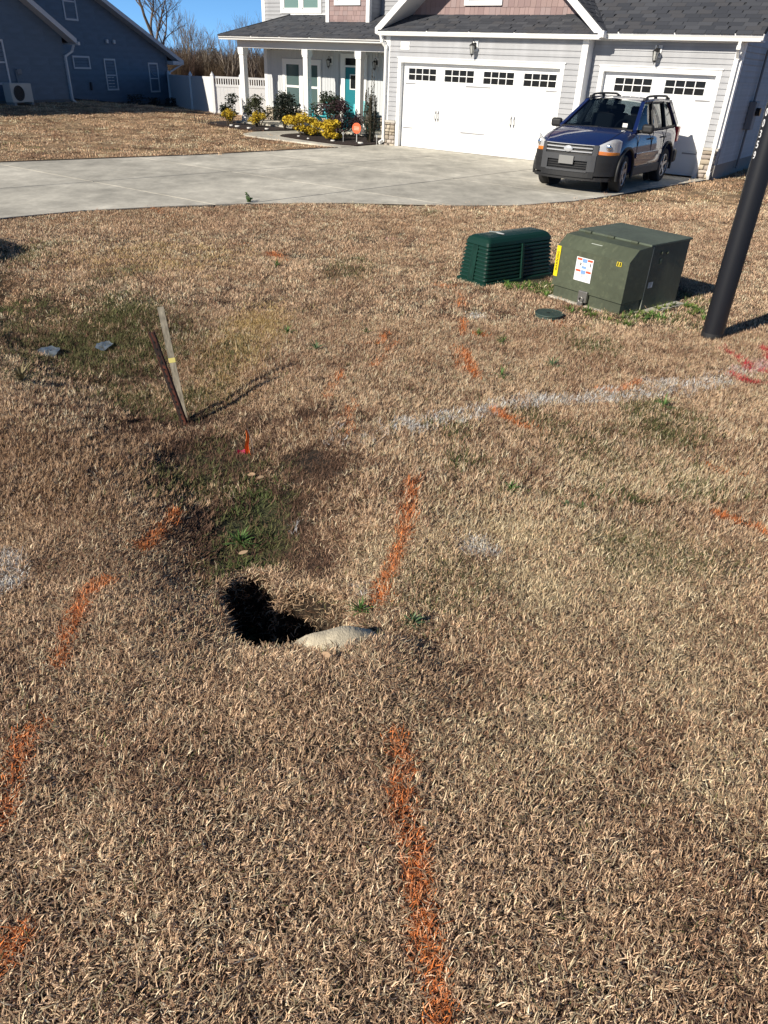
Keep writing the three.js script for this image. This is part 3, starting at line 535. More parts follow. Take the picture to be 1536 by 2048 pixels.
// ---- wall lanterns and house number
function lantern(u, v, w, s = 1) {
  const L = mesh('wall_lantern', [rbx(u - .045 * s, u + .045 * s, v - .07 * s, v + .07 * s, w, w + .02, .006), tube([[u, v + .02 * s, w + .015], [u, v + .12 * s, w + .06], [u, v + .115 * s, w + .12], [u, v + .06 * s, w + .13]].map((p) => p), .009, 6), new THREE.ConeGeometry(.095 * s, .075 * s, 6).translate(u, v + .04 * s, w + .13), new THREE.CylinderGeometry(.03 * s, .05 * s, .03, 6).translate(u, v - .19 * s, w + .13), new THREE.ConeGeometry(.02 * s, .07 * s, 6).rotateX(Math.PI).translate(u, v - .235 * s, w + .13), ...[0, 1, 2, 3, 4, 5].map((k) => { const a = (k / 6) * 6.283; return bar([u + .078 * s * Math.cos(a), v + .0, w + .13 + .078 * s * Math.sin(a)], [u + .045 * s * Math.cos(a), v - .18 * s, w + .13 + .045 * s * Math.sin(a)], .008, .008); })], M.iron, house);
  mesh('lamp_glass', new THREE.CylinderGeometry(.072 * s, .042 * s, .17 * s, 6).translate(u, v - .09 * s, w + .13), M.lampglass, L); mesh('mounting_block', rbx(u - .085 * s, u + .085 * s, v - .12 * s, v + .13 * s, w - .03, w + .0, .004), M.trim, L); return L;
}
lantern(2.37, 2.56, .045); lantern(7.14, 2.55, WB + .045);
{
  const T = textTex(256, 192, (x, w, h) => { x.fillStyle = '#f4f4f1'; x.fillRect(0, 0, w, h); x.fillStyle = '#5f6266'; x.font = '122px serif'; x.textAlign = 'center'; x.textBaseline = 'middle'; x.fillText('5729', w / 2, h / 2 + 6); });
  const p = mesh('number_plaque', rbx(-.04, .27, 2.43, 2.62, .018, .03, .004), M.trim, house); const q = new THREE.PlaneGeometry(.29, .17); q.translate(.115, 2.525, .0315); mesh('house_number', q, new THREE.MeshStandardMaterial({ map: T, roughness: .6 }), p);
}
// meter box and conduit on the side wall
{ const m = mesh('meter_box', [rbx(9.07, 9.24, 1.0, 1.62, -2.55, -2.2, .02), cyl([9.13, .1, -2.38], [9.13, 1.0, -2.38], .03, .03), cyl([9.13, 1.62, -2.38], [9.13, 2.7, -2.38], .03, .03)], std(.16, .17, .19, .5), house); mesh('meter_dial', new THREE.CylinderGeometry(.09, .09, .12, 16).rotateZ(Math.PI / 2).translate(9.28, 1.4, -2.38), M.pane, m); }
// ---- front porch and upper storey
reseed(5001);
{
  const PW = -3.1, F = .09;
  mesh('porch_floor', [bx(-8.42, -.57, -.12, F, PW, -1.5)], M.concrete, house);
  const back = mesh('porch_wall', [bx(-8.36, -.56, -.1, 2.6, PW - .3, PW - .018)], M.wallback, house);
  const holes = [[-7.46, -5.62, .44, 2.13], [-4.72, -3.58, 0, 2.30]];
  for (let u = -8.23; u < -.6; u += .122) { const a = u, b = Math.min(u + .116, -.58); let segs = [[.54, 2.5]]; for (const [p, q, v0, v1] of holes) if (b > p && a < q) segs = v1 < 2.4 ? [[v1, 2.5]] : []; for (const [v0, v1] of segs) mesh('plank', rbx(a, b, v0, v1, PW - .02, PW, .004, 1), pick(M.porchwall), back); }
  const st = each('stone_veneer', [bx(-8.36, -4.73, F, .5, PW - .02, PW + .01), bx(-3.57, -.58, F, .5, PW - .02, PW + .01)], M.mortar, house); stones(st[1], -3.57, -.58, F, .5, PW + .02); stones(st[0], -8.36, -4.73, F, .5, PW + .02);
  mesh('stone_cap', [rbx(-8.37, -4.73, .5, .54, PW - .01, PW + .07)], M.cap, house);
  each('corner_trim', [bx(-8.38, -8.23, .54, 2.5, PW - .15, PW + .012)], M.trim, house);
  // pair of sash windows
  const win = mesh('porch_window', [bx(-7.46, -5.62, 1.99, 2.11, PW - .04, PW + .03), bx(-7.46, -5.62, .46, .56, PW - .04, PW + .05), bx(-7.46, -7.34, .56, 1.99, PW - .04, PW + .03), bx(-5.74, -5.62, .56, 1.99, PW - .04, PW + .03), bx(-6.62, -6.46, .56, 1.99, PW - .04, PW + .03)], M.trim, house);
  for (const [a, b] of [[-7.34, -6.62], [-6.46, -5.74]]) { mesh('sash', [bx(a, b, 1.22, 1.29, PW - .05, PW + .005), bx(a, a + .05, .56, 1.99, PW - .05, PW + .002), bx(b - .05, b, .56, 1.99, PW - .05, PW + .002), bx(a, b, 1.94, 1.99, PW - .05, PW + .004), bx(a, b, .56, .61, PW - .05, PW + .004)], M.trim, win); mesh('pane', bx(a + .05, b - .05, 1.29, 1.94, PW - .016, PW - .008), M.glassgreen, win); mesh('pane', bx(a + .05, b - .05, .61, 1.22, PW - .017, PW - .010), M.glassgreen, win); }
  // teal entry door under a transom
  const door = mesh('entry_door', [bx(-4.51, -3.70, F, 1.93, PW - .06, PW - .008)], M.teal, house);
  mesh('door_glass', bx(-4.28, -3.93, 1.30, 1.70, PW - .012, PW - .004), M.pane, door); mesh('glass_frame', [bx(-4.31, -3.90, 1.70, 1.73, PW - .02, PW + .004), bx(-4.31, -3.90, 1.27, 1.30, PW - .02, PW + .004), bx(-4.31, -4.28, 1.30, 1.70, PW - .02, PW + .004), bx(-3.93, -3.90, 1.30, 1.70, PW - .02, PW + .004)], M.trim, door);
  mesh('transom_pane', bx(-4.51, -3.70, 1.99, 2.2, PW - .05, PW - .008), M.pane, house);
  mesh('door_trim', [bx(-4.72, -4.52, F, 2.32, PW - .05, PW + .02), bx(-3.69, -3.57, F, 2.32, PW - .05, PW + .02), bx(-4.52, -3.69, 2.2, 2.32, PW - .05, PW + .02), bx(-4.52, -3.69, 1.935, 1.99, PW - .05, PW + .01)], M.trim, house);
  lantern(-5.16, 2.10, PW + .02, .95); lantern(-3.15, 2.10, PW + .02, .95);
  // posts, beam, ceiling
  for (const u of [-8.29, -5.27, -3.01]) { const c = mesh('porch_post', rbx(u + .02, u + .22, F, 2.38, -1.92, -1.72, .008), M.trim, house); mesh('post_capital', [rbx(u - .01, u + .25, 2.22, 2.382, -1.95, -1.69, .008), rbx(u + .0, u + .24, 2.17, 2.22, -1.94, -1.70, .008)], M.trim, c); mesh('post_base', rbx(u - .01, u + .25, F - .02, F + .16, -1.95, -1.69, .008), M.trim, c); }
  mesh('porch_beam', [bx(-8.31, -.56, 2.383, 2.60, -1.93, -1.70), bx(-8.31, -8.08, 2.384, 2.60, PW, -1.93)], M.soffit, house);
  mesh('porch_ceiling', [bx(-8.2, -.56, 2.50, 2.53, PW, -1.9), bx(-8.75, -.6, 2.60, 2.63, -1.75, -1.42), bx(-8.75, -8.3, 2.601, 2.63, PW, -1.75)], M.soffit, house);
  // hipped porch roof
  const e = 2.715, slope = (3.40 - e) / 1.80, front = -1.31, L = 8.2;
  const g = new THREE.BufferGeometry(); const P = [[-8.86, e, front], [-.55, e, front], [-.55, 3.40, PW], [-7.0, 3.40, PW], [-8.86, e, PW], [-8.86, e - .07, front], [-.55, e - .07, front], [-.55, e - .07, PW], [-8.86, e - .07, PW]];
  const tri = [[0, 1, 2], [0, 2, 3], [0, 3, 4], [5, 6, 1], [5, 1, 0], [8, 5, 0], [8, 0, 4], [6, 5, 8], [6, 8, 7], [6, 7, 2], [6, 2, 1], [7, 8, 4], [7, 4, 3], [7, 3, 2]]; g.setAttribute('position', new THREE.Float32BufferAttribute(tri.flat().flatMap((k) => P[k]), 3)); g.computeVertexNormals(); g.setAttribute('uv', new THREE.Float32BufferAttribute(new Float32Array(tri.length * 6), 2));
  const roof = mesh('porch_roof', g, M.roofback, house); const sP = V(0, 3.40 - e, -(front - PW)).normalize(), DL = Math.hypot(3.40 - e, front - PW);
  shingles(roof, V(-8.88, e + .004, front + .03), V(1, 0, 0), sP, 8.3, DL, (y) => [Math.min(1.88, (y / DL) * 1.88), 8.3], false);
  const sL = V(1.86, 3.40 - e, 0).normalize(); shingles(roof, V(-8.88, e + .004, PW), V(0, 0, 1), sL, 1.8, Math.hypot(1.86, 3.40 - e), (y) => [0, 1.8 * (1 - y / 1.98)], false);
  mesh('hip_cap', [bar([-8.86, e + .02, front], [-7.0, 3.425, PW + .02], .14, .02)], M.shingle[1], roof);
  // upper storey
  const up = mesh('upper_wall', [bx(-8.37, -.3, 2.7, 5.9, PW - .4, PW - .02)], M.wallback, house);
  boards(up, -8.23, -1.0, 3.06, 3.42, PW - .019, .119, M.side); boards(up, -8.23, -7.46, 3.42, 4.8, PW - .019, .119, M.side); boards(up, -5.55, -4.9, 3.42, 4.8, PW - .019, .119, M.side); boards(up, -7.46, -5.55, 4.62, 4.9, PW - .019, .119, M.side); boards(up, -3.0, -.4, 3.42, 5.0, PW - .019, .119, M.side);
  each('corner_trim', [bx(-8.39, -8.23, 2.72, 5.6, PW - .2, PW + .008)], M.trim, house); mesh('skirt_trim', [bx(-7.0, -4.92, 3.40, 3.45, PW - .02, PW + .02)], M.trim, house);
  const uw = mesh('upper_window', [bx(-7.45, -5.56, 3.46, 3.57, PW - .05, PW + .03), bx(-7.45, -7.33, 3.57, 4.5, PW - .05, PW + .03), bx(-5.68, -5.56, 3.57, 4.5, PW - .05, PW + .03), bx(-6.56, -6.44, 3.57, 4.5, PW - .05, PW + .03), bx(-7.45, -5.56, 4.5, 4.62, PW - .05, PW + .03)], M.trim, house);
  for (const [a, b] of [[-7.33, -6.56], [-6.44, -5.68]]) { mesh('pane', bx(a + .05, b - .05, 3.62, 4.48, PW - .03, PW - .010), phys(.17, .27, .26, .08), uw); mesh('sash', [bx(a, a + .05, 3.57, 4.5, PW - .04, PW + .01), bx(b - .05, b, 3.57, 4.5, PW - .04, PW + .01), bx(a, b, 3.57, 3.62, PW - .04, PW + .01)], M.trim, uw); }
  // shake clad bay on the porch roof
  const DW = -2.5, bay = mesh('bay_wall', [bx(-4.85, -3.07, 2.9, 5.3, PW, DW - .01)], M.shakeback, house);
  for (let r = 0; r < 7; r++) { let u = -4.73; while (u < -3.2) { let Ls = Math.min(rr(.13, .24), -3.18 - u); const v0 = 3.12 + r * .125; if (v0 + .06 > 3.63 && u + Ls > -4.5 && u < -3.42) { if (u < -4.52) Ls = -4.5 - u; else { u = -3.42; continue; } } if (Ls < .03) { u += .03; continue; } const m = mesh('shake', TAB, pick(M.shake), bay); m.position.set(u + Ls / 2, v0, DW - .006); m.scale.set(Ls - .006, .14, .018 + rr(0, .006)); m.rotation.x = -.07; u += Ls; } }
  each('corner_trim', [bx(-4.87, -4.73, 3.08, 5.3, DW - .1, DW + .03), bx(-3.19, -3.05, 3.08, 5.3, DW - .1, DW + .03)], M.trim, house);
  const bw = mesh('bay_window', [bx(-4.5, -3.42, 3.64, 3.75, DW - .02, DW + .045), bx(-4.5, -4.39, 3.75, 4.7, DW - .02, DW + .04), bx(-3.53, -3.42, 3.75, 4.7, DW - .02, DW + .04)], M.trim, house); mesh('pane', bx(-4.39, -3.53, 3.75, 4.7, DW - .01, DW + .008), phys(.55, .58, .58, .1), bw);
  boards(bay, -DW + .1, -PW, 3.1, 4.9, -3.065, .119, M.side, 'w');
  // plain roof over the upper storey, out of the picture but over its walls
  const gr = new THREE.Shape(); gr.moveTo(-8.9, 5.6); gr.lineTo(-.3, 5.6); gr.lineTo(-4.6, 8.2); const gg = new THREE.ExtrudeGeometry(gr, { depth: 8, bevelEnabled: false }); gg.translate(0, 0, -11.0); mesh('upper_roof', gg, M.roofback, house);
  mesh('rear_walls', [bx(-8.3, 8.9, -.2, 2.8, -11, -3.6), bx(-8.2, -.4, 2.8, 5.6, -11, -3.6)], M.wallback, house);
}
// ------------------------------------------------------------------ blue SUV (its own axes: x to its left, y up, z forward)
{
  const [cx, cz] = toWorld(7.42, 2.60);
  const car = thing('suv', 'dark blue SUV with grey bumper parked in front of the single garage door', 'SUV', [cx, 0, cz], -PSI);
  const paint = phys(.0025, .013, .085, .5, { metalness: .0, clearcoat: 1, clearcoatRoughness: .03 }), grey = std(.04, .042, .046, .5, { metalness: .1 }), dark = std(.015, .0155, .017, .55), black = std(.012, .012, .013, .6), rubber = std(.02, .02, .021, .85), alloy = std(.42, .43, .45, .35, { metalness: .8 }), chrome = std(.7, .7, .72, .18, { metalness: 1 });
  const glass = phys(.22, .27, .30, .03, { transmission: 1, thickness: 0, ior: 1.5 }), tint = phys(.10, .12, .13, .03, { transmission: 1, thickness: 0 }), lens = phys(.95, .95, .95, .05, { transmission: 1, thickness: 0 }), amber = phys(.9, .28, .04, .15, { clearcoat: 1 }), bright = std(.55, .56, .58, .25, { metalness: .3 }), white = std(.8, .8, .78, .5), plateM = std(.22, .22, .215, .6);
  const HW = .9, zf = (x) => 1.2 + .95 * Math.pow(Math.max(0, 1 - Math.pow(Math.min(1, Math.abs(x) / HW), 2.4)), .25);
  const hw = (z) => z > 1.2 ? HW * Math.pow(Math.max(0, 1 - Math.pow((z - 1.2) / .95, 4)), 1 / 2.4) : z < -1.5 ? HW * Math.pow(1 - Math.pow((-1.5 - z) / .78, 4), 1 / 3) : HW;
  const yT = (z) => z > .8 ? lerp(1.09, .80, Math.pow((z - .8) / 1.35, 1.8)) : lerp(1.12, 1.09, (z + 2.25) / 3.05), yB = (z) => z > 1.4 ? .30 + .05 * (z - 1.4) : z < -1.6 ? .36 + .1 * (-1.6 - z) : .30;
  // closed lower body, lofted
  const zsB = [], nS = 34; for (let i = 0; i <= nS; i++) { const t = i / nS; zsB.push(-2.27 + 4.415 * (.5 - .5 * Math.cos(Math.PI * t))); }
  const ring = (z) => { const w = hw(z), a = yB(z), b = yT(z), cr = z > .7 ? .045 : .0, R = []; const P = [[0, a], [.55, a], [.90, a + .01], [.985, a + .09], [1.0, a + .22], [.995, .62], [.985, .78], [.965, b - .16], [.93, b - .06], [.86, b - .005], [.74, b + cr * .5], [.4, b + cr * .9], [0, b + cr]]; for (const [x, y] of P) R.push([x * w, y]); for (let i = P.length - 2; i > 0; i--) R.push([-P[i][0] * w, P[i][1]]); return R; };
  function loft(rings, zs) { const n = rings[0].length, pos = [], idx = []; rings.forEach((R, i) => R.forEach(([x, y]) => pos.push(x, y, zs[i]))); for (let i = 0; i < rings.length - 1; i++) for (let k = 0; k < n; k++) { const a = i * n + k, b = i * n + ((k + 1) % n), c = a + n, d = b + n; idx.push(a, b, c, b, d, c); }
    const cap = (i, flip) => { const c = pos.length / 3; let X = 0, Y = 0; rings[i].forEach(([x, y]) => { X += x; Y += y; }); pos.push(X / n, Y / n, zs[i]); for (let k = 0; k < n; k++) { const a = i * n + k, b = i * n + ((k + 1) % n); flip ? idx.push(c, b, a) : idx.push(c, a, b); } }; cap(0, true); cap(rings.length - 1, false);
    const g = new THREE.BufferGeometry(); g.setAttribute('position', new THREE.Float32BufferAttribute(pos, 3)); g.setIndex(idx); g.computeVertexNormals(); g.setAttribute('uv', new THREE.Float32BufferAttribute(new Float32Array((pos.length / 3) * 2), 2)); return g; }
  const ev = new Evaluator(); ev.attributes = ['position', 'normal', 'uv']; ev.useGroups = false;
  const AX = [1.28, -1.33], RW = .345;
  let body = new Brush(loft(zsB.map(ring), zsB)); body.updateMatrixWorld();
  const cut = (g) => { const b = new Brush(g); b.updateMatrixWorld(); body = ev.evaluate(body, b, SUBTRACTION); };
  for (const z of AX) for (const s of [1, -1]) { const c = new THREE.CylinderGeometry(.425, .425, .42, 28).rotateZ(Math.PI / 2); c.translate(s * .80, .365, z); cut(c); }
  cut(bx(-.70, .70, .80, 1.4, -2.0, .55)); // cabin well
  const shell = mesh('body', body.geometry, paint, car);
  mesh('wheel_well', AX.flatMap((z) => [1, -1].map((s) => new THREE.CylinderGeometry(.43, .43, .02, 24).rotateZ(Math.PI / 2).translate(s * .585, .365, z))), black, car);
  // flares and sills in dark plastic
  for (const z of AX) for (const s of [1, -1]) { const pts = []; for (let k = 0; k <= 16; k++) { const a = -.28 + (k / 16) * (Math.PI + .56); pts.push([s * .895, .365 + Math.sin(a) * .445, z + Math.cos(a) * .445]); } mesh('wheel_flare', tube(pts, .032, 6, 24), dark, car); }
  mesh('sill', [rbx(.84, .915, .27, .44, -.86, .82, .02), rbx(-.915, -.84, .27, .44, -.86, .82, .02)], dark, car);
  mesh('side_moulding', [rbx(.885, .92, .60, .70, -.86, .80, .014), rbx(-.92, -.885, .60, .70, -.86, .80, .014)], paint, car);
  // door shut lines and handles
  for (const s of [1, -1]) { mesh('shut_line', [bar([s * .893, .45, .80], [s * .880, 1.02, .72], .012, .012), bar([s * .893, .45, -.12], [s * .880, 1.06, -.14], .012, .012), bar([s * .893, .45, -.86], [s * .880, 1.08, -1.02], .012, .012)], black, car); for (const z of [-.02, -.90]) mesh('door_handle', rbx(s * .905 - .018, s * .905 + .018, .92, .955, z - .09 + .0, z + .09, .014), dark, car); }
  for (const s of [1, -1]) mesh('shut_line', tube([.98, 1.2, 1.45, 1.7, 1.9].map((z) => [s * .74 * hw(z), yT(z) + .0235, z]), .006, 5, 16), black, car);
  // greenhouse
  const pill = { A0: [.80, 1.09, .86], A1: [.60, 1.575, .08], B0: [.815, 1.09, -.12], B1: [.635, 1.60, -.30], C0: [.81, 1.10, -1.02], C1: [.625, 1.60, -1.06], D0: [.78, 1.12, -1.95], D1: [.585, 1.57, -1.72] };
  const fl = (p, s) => [p[0] * s, p[1], p[2]];
  for (const s of [1, -1]) {
    mesh('pillar', [bar(fl(pill.A0, s), fl(pill.A1, s), .075, .06), bar(fl(pill.D0, s), fl(pill.D1, s), .10, .16, V(0, 0, 1))], paint, car);
    mesh('pillar', [bar(fl(pill.B0, s), fl(pill.B1, s), .04, .085, V(s, .2, 0)), bar(fl(pill.C0, s), fl(pill.C1, s), .04, .09, V(s, .2, 0))], black, car);
    mesh('belt_trim', [bar([s * .815, 1.095, .80], [s * .82, 1.105, -1.05], .03, .03), bar([s * .82, 1.105, -1.05], [s * .785, 1.125, -1.98], .03, .03)], black, car);
    mesh('roof_edge', [tube([[s * .605, 1.585, .09], [s * .648, 1.615, -.35], [s * .64, 1.615, -1.05], [s * .59, 1.585, -1.75]], .035, 6, 16)], paint, car);
    const quad = (a, b, c, d, nx = 6, bul = .015) => { const pos = [], idx = []; for (let j = 0; j <= nx; j++) for (let i = 0; i <= nx; i++) { const u = i / nx, v = j / nx, P = [0, 1, 2].map((k) => lerp(lerp(a[k], b[k], u), lerp(d[k], c[k], u), v)); const q = bul * 16 * u * (1 - u) * v * (1 - v); pos.push(P[0] + s * q, P[1], P[2]); if (i < nx && j < nx) { const o = j * (nx + 1) + i; idx.push(o, o + 1, o + nx + 1, o + 1, o + nx + 2, o + nx + 1); } } const g = new THREE.BufferGeometry(); g.setAttribute('position', new THREE.Float32BufferAttribute(pos, 3)); g.setIndex(idx); g.computeVertexNormals(); return g; };
    mesh('side_window', quad(fl(pill.A0, s), fl(pill.B0, s), fl(pill.B1, s), fl(pill.A1, s)), glass, car); mesh('side_window', quad(fl(pill.B0, s), fl(pill.C0, s), fl(pill.C1, s), fl(pill.B1, s)), tint, car); mesh('side_window', quad(fl(pill.C0, s), fl(pill.D0, s), fl(pill.D1, s), fl(pill.C1, s)), tint, car);
    mesh('wind_deflector', bar([s * .655, 1.575, -.02], [s * .66, 1.59, -1.0], .02, .045), black, car);
    // roof rail on its feet
    const rail = mesh('roof_rail', [tube([[s * .60, 1.625, -.02], [s * .59, 1.675, -.16], [s * .59, 1.695, -.5], [s * .585, 1.695, -1.2], [s * .57, 1.67, -1.6], [s * .56, 1.61, -1.72]], .021, 8, 30), rbx(s * .59 - .035, s * .59 + .035, 1.60, 1.665, -.18, .0, .02), rbx(s * .585 - .03, s * .585 + .03, 1.61, 1.69, -.76, -.68, .02), rbx(s * .565 - .035, s * .565 + .035, 1.60, 1.665, -1.72, -1.58, .02)], dark, car);
    // mirror
    mesh('door_mirror', [(() => { const g = new RoundedBoxGeometry(.24, .17, .12, 4, .055); g.translate(s * 1.0, 1.14, .66); return g; })(), rbx(s * .87 - .06, s * .87 + .06, 1.07, 1.11, .62, .70, .015)], black, car);
  }
  { // roof skin
    const nx = 12, nz = 14, pos = [], idx = []; for (let j = 0; j <= nz; j++) for (let i = 0; i <= nx; i++) { const t = j / nz, u = (i / nx) * 2 - 1, z = lerp(.10, -1.80, t) + .07 * (1 - u * u) * (t < .2 ? 1 - t * 5 : 0), w = lerp(.60, .585, t) + .05 * Math.sin(Math.PI * t); pos.push(u * w, 1.585 + .05 * Math.sin(Math.PI * Math.min(1, t * 1.1)) + .045 * (1 - u * u) - .03 * t, z); if (i < nx && j < nz) { const o = j * (nx + 1) + i; idx.push(o, o + 1, o + nx + 1, o + 1, o + nx + 2, o + nx + 1); } }
    const g = new THREE.BufferGeometry(); g.setAttribute('position', new THREE.Float32BufferAttribute(pos, 3)); g.setIndex(idx); g.computeVertexNormals(); mesh('roof', g, paint, car);
    const ws = (z0, z1, y0, y1, w0, w1, bow, name, m) => { const p = [], d = [], n = 12; for (let j = 0; j <= 6; j++) for (let i = 0; i <= n; i++) { const u = (i / n) * 2 - 1, v = j / 6; p.push(u * lerp(w0, w1, v), lerp(y0, y1, v) + .03 * v * (1 - u * u), lerp(z0, z1, v) + bow * (1 - u * u)); if (i < n && j < 6) { const o = j * (n + 1) + i; d.push(o, o + 1, o + n + 1, o + 1, o + n + 2, o + n + 1); } } const q = new THREE.BufferGeometry(); q.setAttribute('position', new THREE.Float32BufferAttribute(p, 3)); q.setIndex(d); q.computeVertexNormals(); return mesh(name, q, m, car); };
    ws(.86, .10, 1.09, 1.575, .79, .585, .10, 'windscreen', glass); ws(-2.02, -1.78, 1.13, 1.55, .74, .575, -.07, 'rear_window', phys(.45, .5, .5, .03, { transmission: 1, thickness: 0 }));
    mesh('cowl', [tube([[-.76, 1.095, .88], [-.4, 1.10, .97], [0, 1.10, 1.0], [.4, 1.10, .97], [.76, 1.095, .88]], .03, 6, 20)], black, car);
    mesh('wiper', [bar([-.5, 1.115, .97], [.05, 1.135, .96], .012, .012), bar([.05, 1.115, .99], [.58, 1.13, .93], .012, .012)], black, car);
    mesh('windscreen_sticker', bx(.52, .62, 1.15, 1.22, .825, .83), white, car);
  }
  // cabin: dash, wheel, seats
  const trim = std(.035, .036, .04, .8), seatM = std(.06, .06, .065, .9);
  mesh('dashboard', [rbx(-.70, .70, .92, 1.085, .40, .80, .05)], trim, car);
  mesh('steering_wheel', [new THREE.TorusGeometry(.18, .018, 8, 24).rotateX(-.4).translate(.36, 1.10, .30), bar([.19, 1.10, .30], [.53, 1.10, .30], .03, .02)], trim, car);
  for (const [x, z] of [[.36, -.30], [-.36, -.30], [.36, -1.15], [-.36, -1.15]]) { const b = mesh('seat', [new RoundedBoxGeometry(.50, .62, .16, 3, .06).rotateX(-.2).translate(x, 1.02, z), new RoundedBoxGeometry(.5, .14, .5, 3, .05).translate(x, .82, z + .26)], seatM, car); mesh('headrest', new RoundedBoxGeometry(.27, .17, .10, 3, .04).rotateX(-.15).translate(x, 1.41, z - .07), seatM, b); }
  mesh('cabin_floor', bx(-.70, .70, .76, .81, -2.0, .55), trim, car);
  mesh('rear_view_mirror', new RoundedBoxGeometry(.22, .06, .03, 2, .012).translate(0, 1.47, .22), trim, car);
  // face: strips that follow the curve of the nose
  function nose(x0, x1, y0, y1, off, th, n = 12, slope = 0, yf0 = null, yf1 = null) { // curved slab between two edges
    const pos = [], idx = []; for (let i = 0; i <= n; i++) { const x = lerp(x0, x1, i / n), z = zf(x), a = yf0 ? yf0(x) : y0, b = yf1 ? yf1(x) : y1; for (const [y, o] of [[a, off], [b, off - slope], [b, off - slope - th], [a, off - th]]) pos.push(x, y, z + o); }
    for (let i = 0; i < n; i++) for (let k = 0; k < 4; k++) { const a = i * 4 + k, b = i * 4 + ((k + 1) % 4); idx.push(a, a + 4, b, b, a + 4, b + 4); } idx.push(0, 1, 2, 0, 2, 3); const e = n * 4; idx.push(e, e + 2, e + 1, e, e + 3, e + 2);
    const g = new THREE.BufferGeometry(); g.setAttribute('position', new THREE.Float32BufferAttribute(pos, 3)); g.setIndex(idx); const q = g.toNonIndexed(); q.computeVertexNormals(); return q; }
  const mid = std(.062, .064, .069, .45);
  mesh('front_bumper', [nose(-.888, -.54, .33, .705, .045, .2, 16), nose(.54, .888, .33, .705, .045, .2, 16), nose(-.56, .56, .29, .40, .05, .2, 12)], dark, car);
  mesh('bumper_lip', [nose(-.80, .80, .235, .30, .02, .2, 16)], black, car);
  mesh('bumper_centre', [nose(-.57, -.42, .40, .60, .062, .12, 6), nose(.42, .57, .40, .60, .062, .12, 6), nose(-.57, .57, .585, .69, .064, .12, 12), nose(-.58, -.49, .69, .87, .058, .1, 5, .02), nose(.49, .58, .69, .87, .058, .1, 5, .02), nose(-.43, .43, .385, .425, .066, .1, 10)], mid, car);
  mesh('lower_intake', [nose(-.42, .42, .43, .585, .02, .06, 10)], black, car); mesh('intake_bar', [0, 1, 2].map((k) => nose(-.41, .41, .455 + k * .04, .468 + k * .04, .05, .03, 10)), dark, car);
  mesh('grille', [nose(-.50, .50, .685, .865, .03, .08, 10, .03)], black, car);
  mesh('grille_bar', [nose(-.48, .48, .80, .822, .05, .03, 10), nose(-.48, .48, .735, .757, .056, .03, 10), nose(-.5, .5, .86, .872, .045, .03, 10)], bright, car);
  mesh('badge', new THREE.SphereGeometry(.095, 16, 10).scale(1, .62, .25).translate(0, .785, zf(0) + .055), bright, car);
  mesh('number_plate', rbx(-.155, .155, .515, .665, zf(0) + .075, zf(0) + .09, .006), plateM, car);
  for (const s of [1, -1]) {
    const x0 = s > 0 ? .575 : -.872, x1 = s > 0 ? .872 : -.575; const lowY = (x) => lerp(.72, .70, (Math.abs(x) - .57) / .3), topY = (x) => lerp(.875, .985, clamp01((Math.abs(x) - .575) / .2)) - .04 * sm(.83, .875, Math.abs(x));
    const hl = mesh('headlight', nose(x0, x1, 0, 0, .012, .05, 10, .0, (x) => lowY(x) + .045, topY), std(.72, .73, .74, .3, { metalness: .1 }), car);
    mesh('lens', nose(x0 + .004, x1 - .004, 0, 0, .032, .008, 10, .015, (x) => lowY(x), (x) => topY(x) - .004), lens, hl); mesh('reflector', new THREE.SphereGeometry(.06, 12, 10).scale(1, 1, .4).translate(s * .72, .845, zf(.72) + .012), chrome, hl);
    mesh('turn_signal', nose(x0, x1, 0, 0, .022, .05, 10, 0, (x) => lowY(x) - .005, (x) => lowY(x) + .055), amber, hl);
    mesh('side_vent', [nose(s > 0 ? .60 : -.82, s > 0 ? .82 : -.60, .50, .575, .049, .02, 8), nose(s > 0 ? .60 : -.82, s > 0 ? .82 : -.60, .42, .485, .049, .02, 8)], black, car);
  }
  mesh('rear_bumper', [rbx(-.86, .86, .34, .62, -2.33, -2.1, .06)], dark, car);
  mesh('underbody', [rbx(-.6, .6, .2, .33, -2.0, 1.8, .05)], black, car);
  mesh('tail_light', [rbx(.74, .86, .78, 1.10, -2.16, -1.98, .03), rbx(-.86, -.74, .78, 1.10, -2.16, -1.98, .03)], phys(.5, .02, .02, .2), car);
  // wheels
  for (const z of AX) for (const s of [1, -1]) {
    const w = new THREE.Group(); w.name = 'wheel'; w.position.set(s * .775, RW, z); if (z > 0) w.rotation.y = .12; car.add(w);
    const prof = [[.20, -.10], [.29, -.112], [.33, -.105], [.345, -.08], [.345, .08], [.33, .105], [.29, .112], [.20, .10]].map(([a, b]) => new THREE.Vector2(a, b)); const ty = mesh('tyre', new THREE.LatheGeometry(prof, 40).rotateZ(Math.PI / 2), rubber, w);
    const rim = mesh('rim', [new THREE.CylinderGeometry(.225, .225, .19, 30, 1, true).rotateZ(Math.PI / 2), new THREE.TorusGeometry(.218, .014, 8, 32).rotateY(Math.PI / 2).translate(s * .095, 0, 0), new THREE.CylinderGeometry(.055, .06, .04, 16).rotateZ(Math.PI / 2).translate(s * .075, 0, 0)], alloy, w);
    mesh('spoke', [0, 1, 2, 3, 4].map((k) => { const a = (k / 5) * 6.2832; return bar([s * .075, Math.cos(a) * .04, Math.sin(a) * .04], [s * .088, Math.cos(a) * .21, Math.sin(a) * .21], .07, .03, V(1, 0, 0)); }), alloy, w); mesh('brake_disc', new THREE.CylinderGeometry(.15, .15, .02, 20).rotateZ(Math.PI / 2).translate(s * .02, 0, 0), black, w);
  }
}
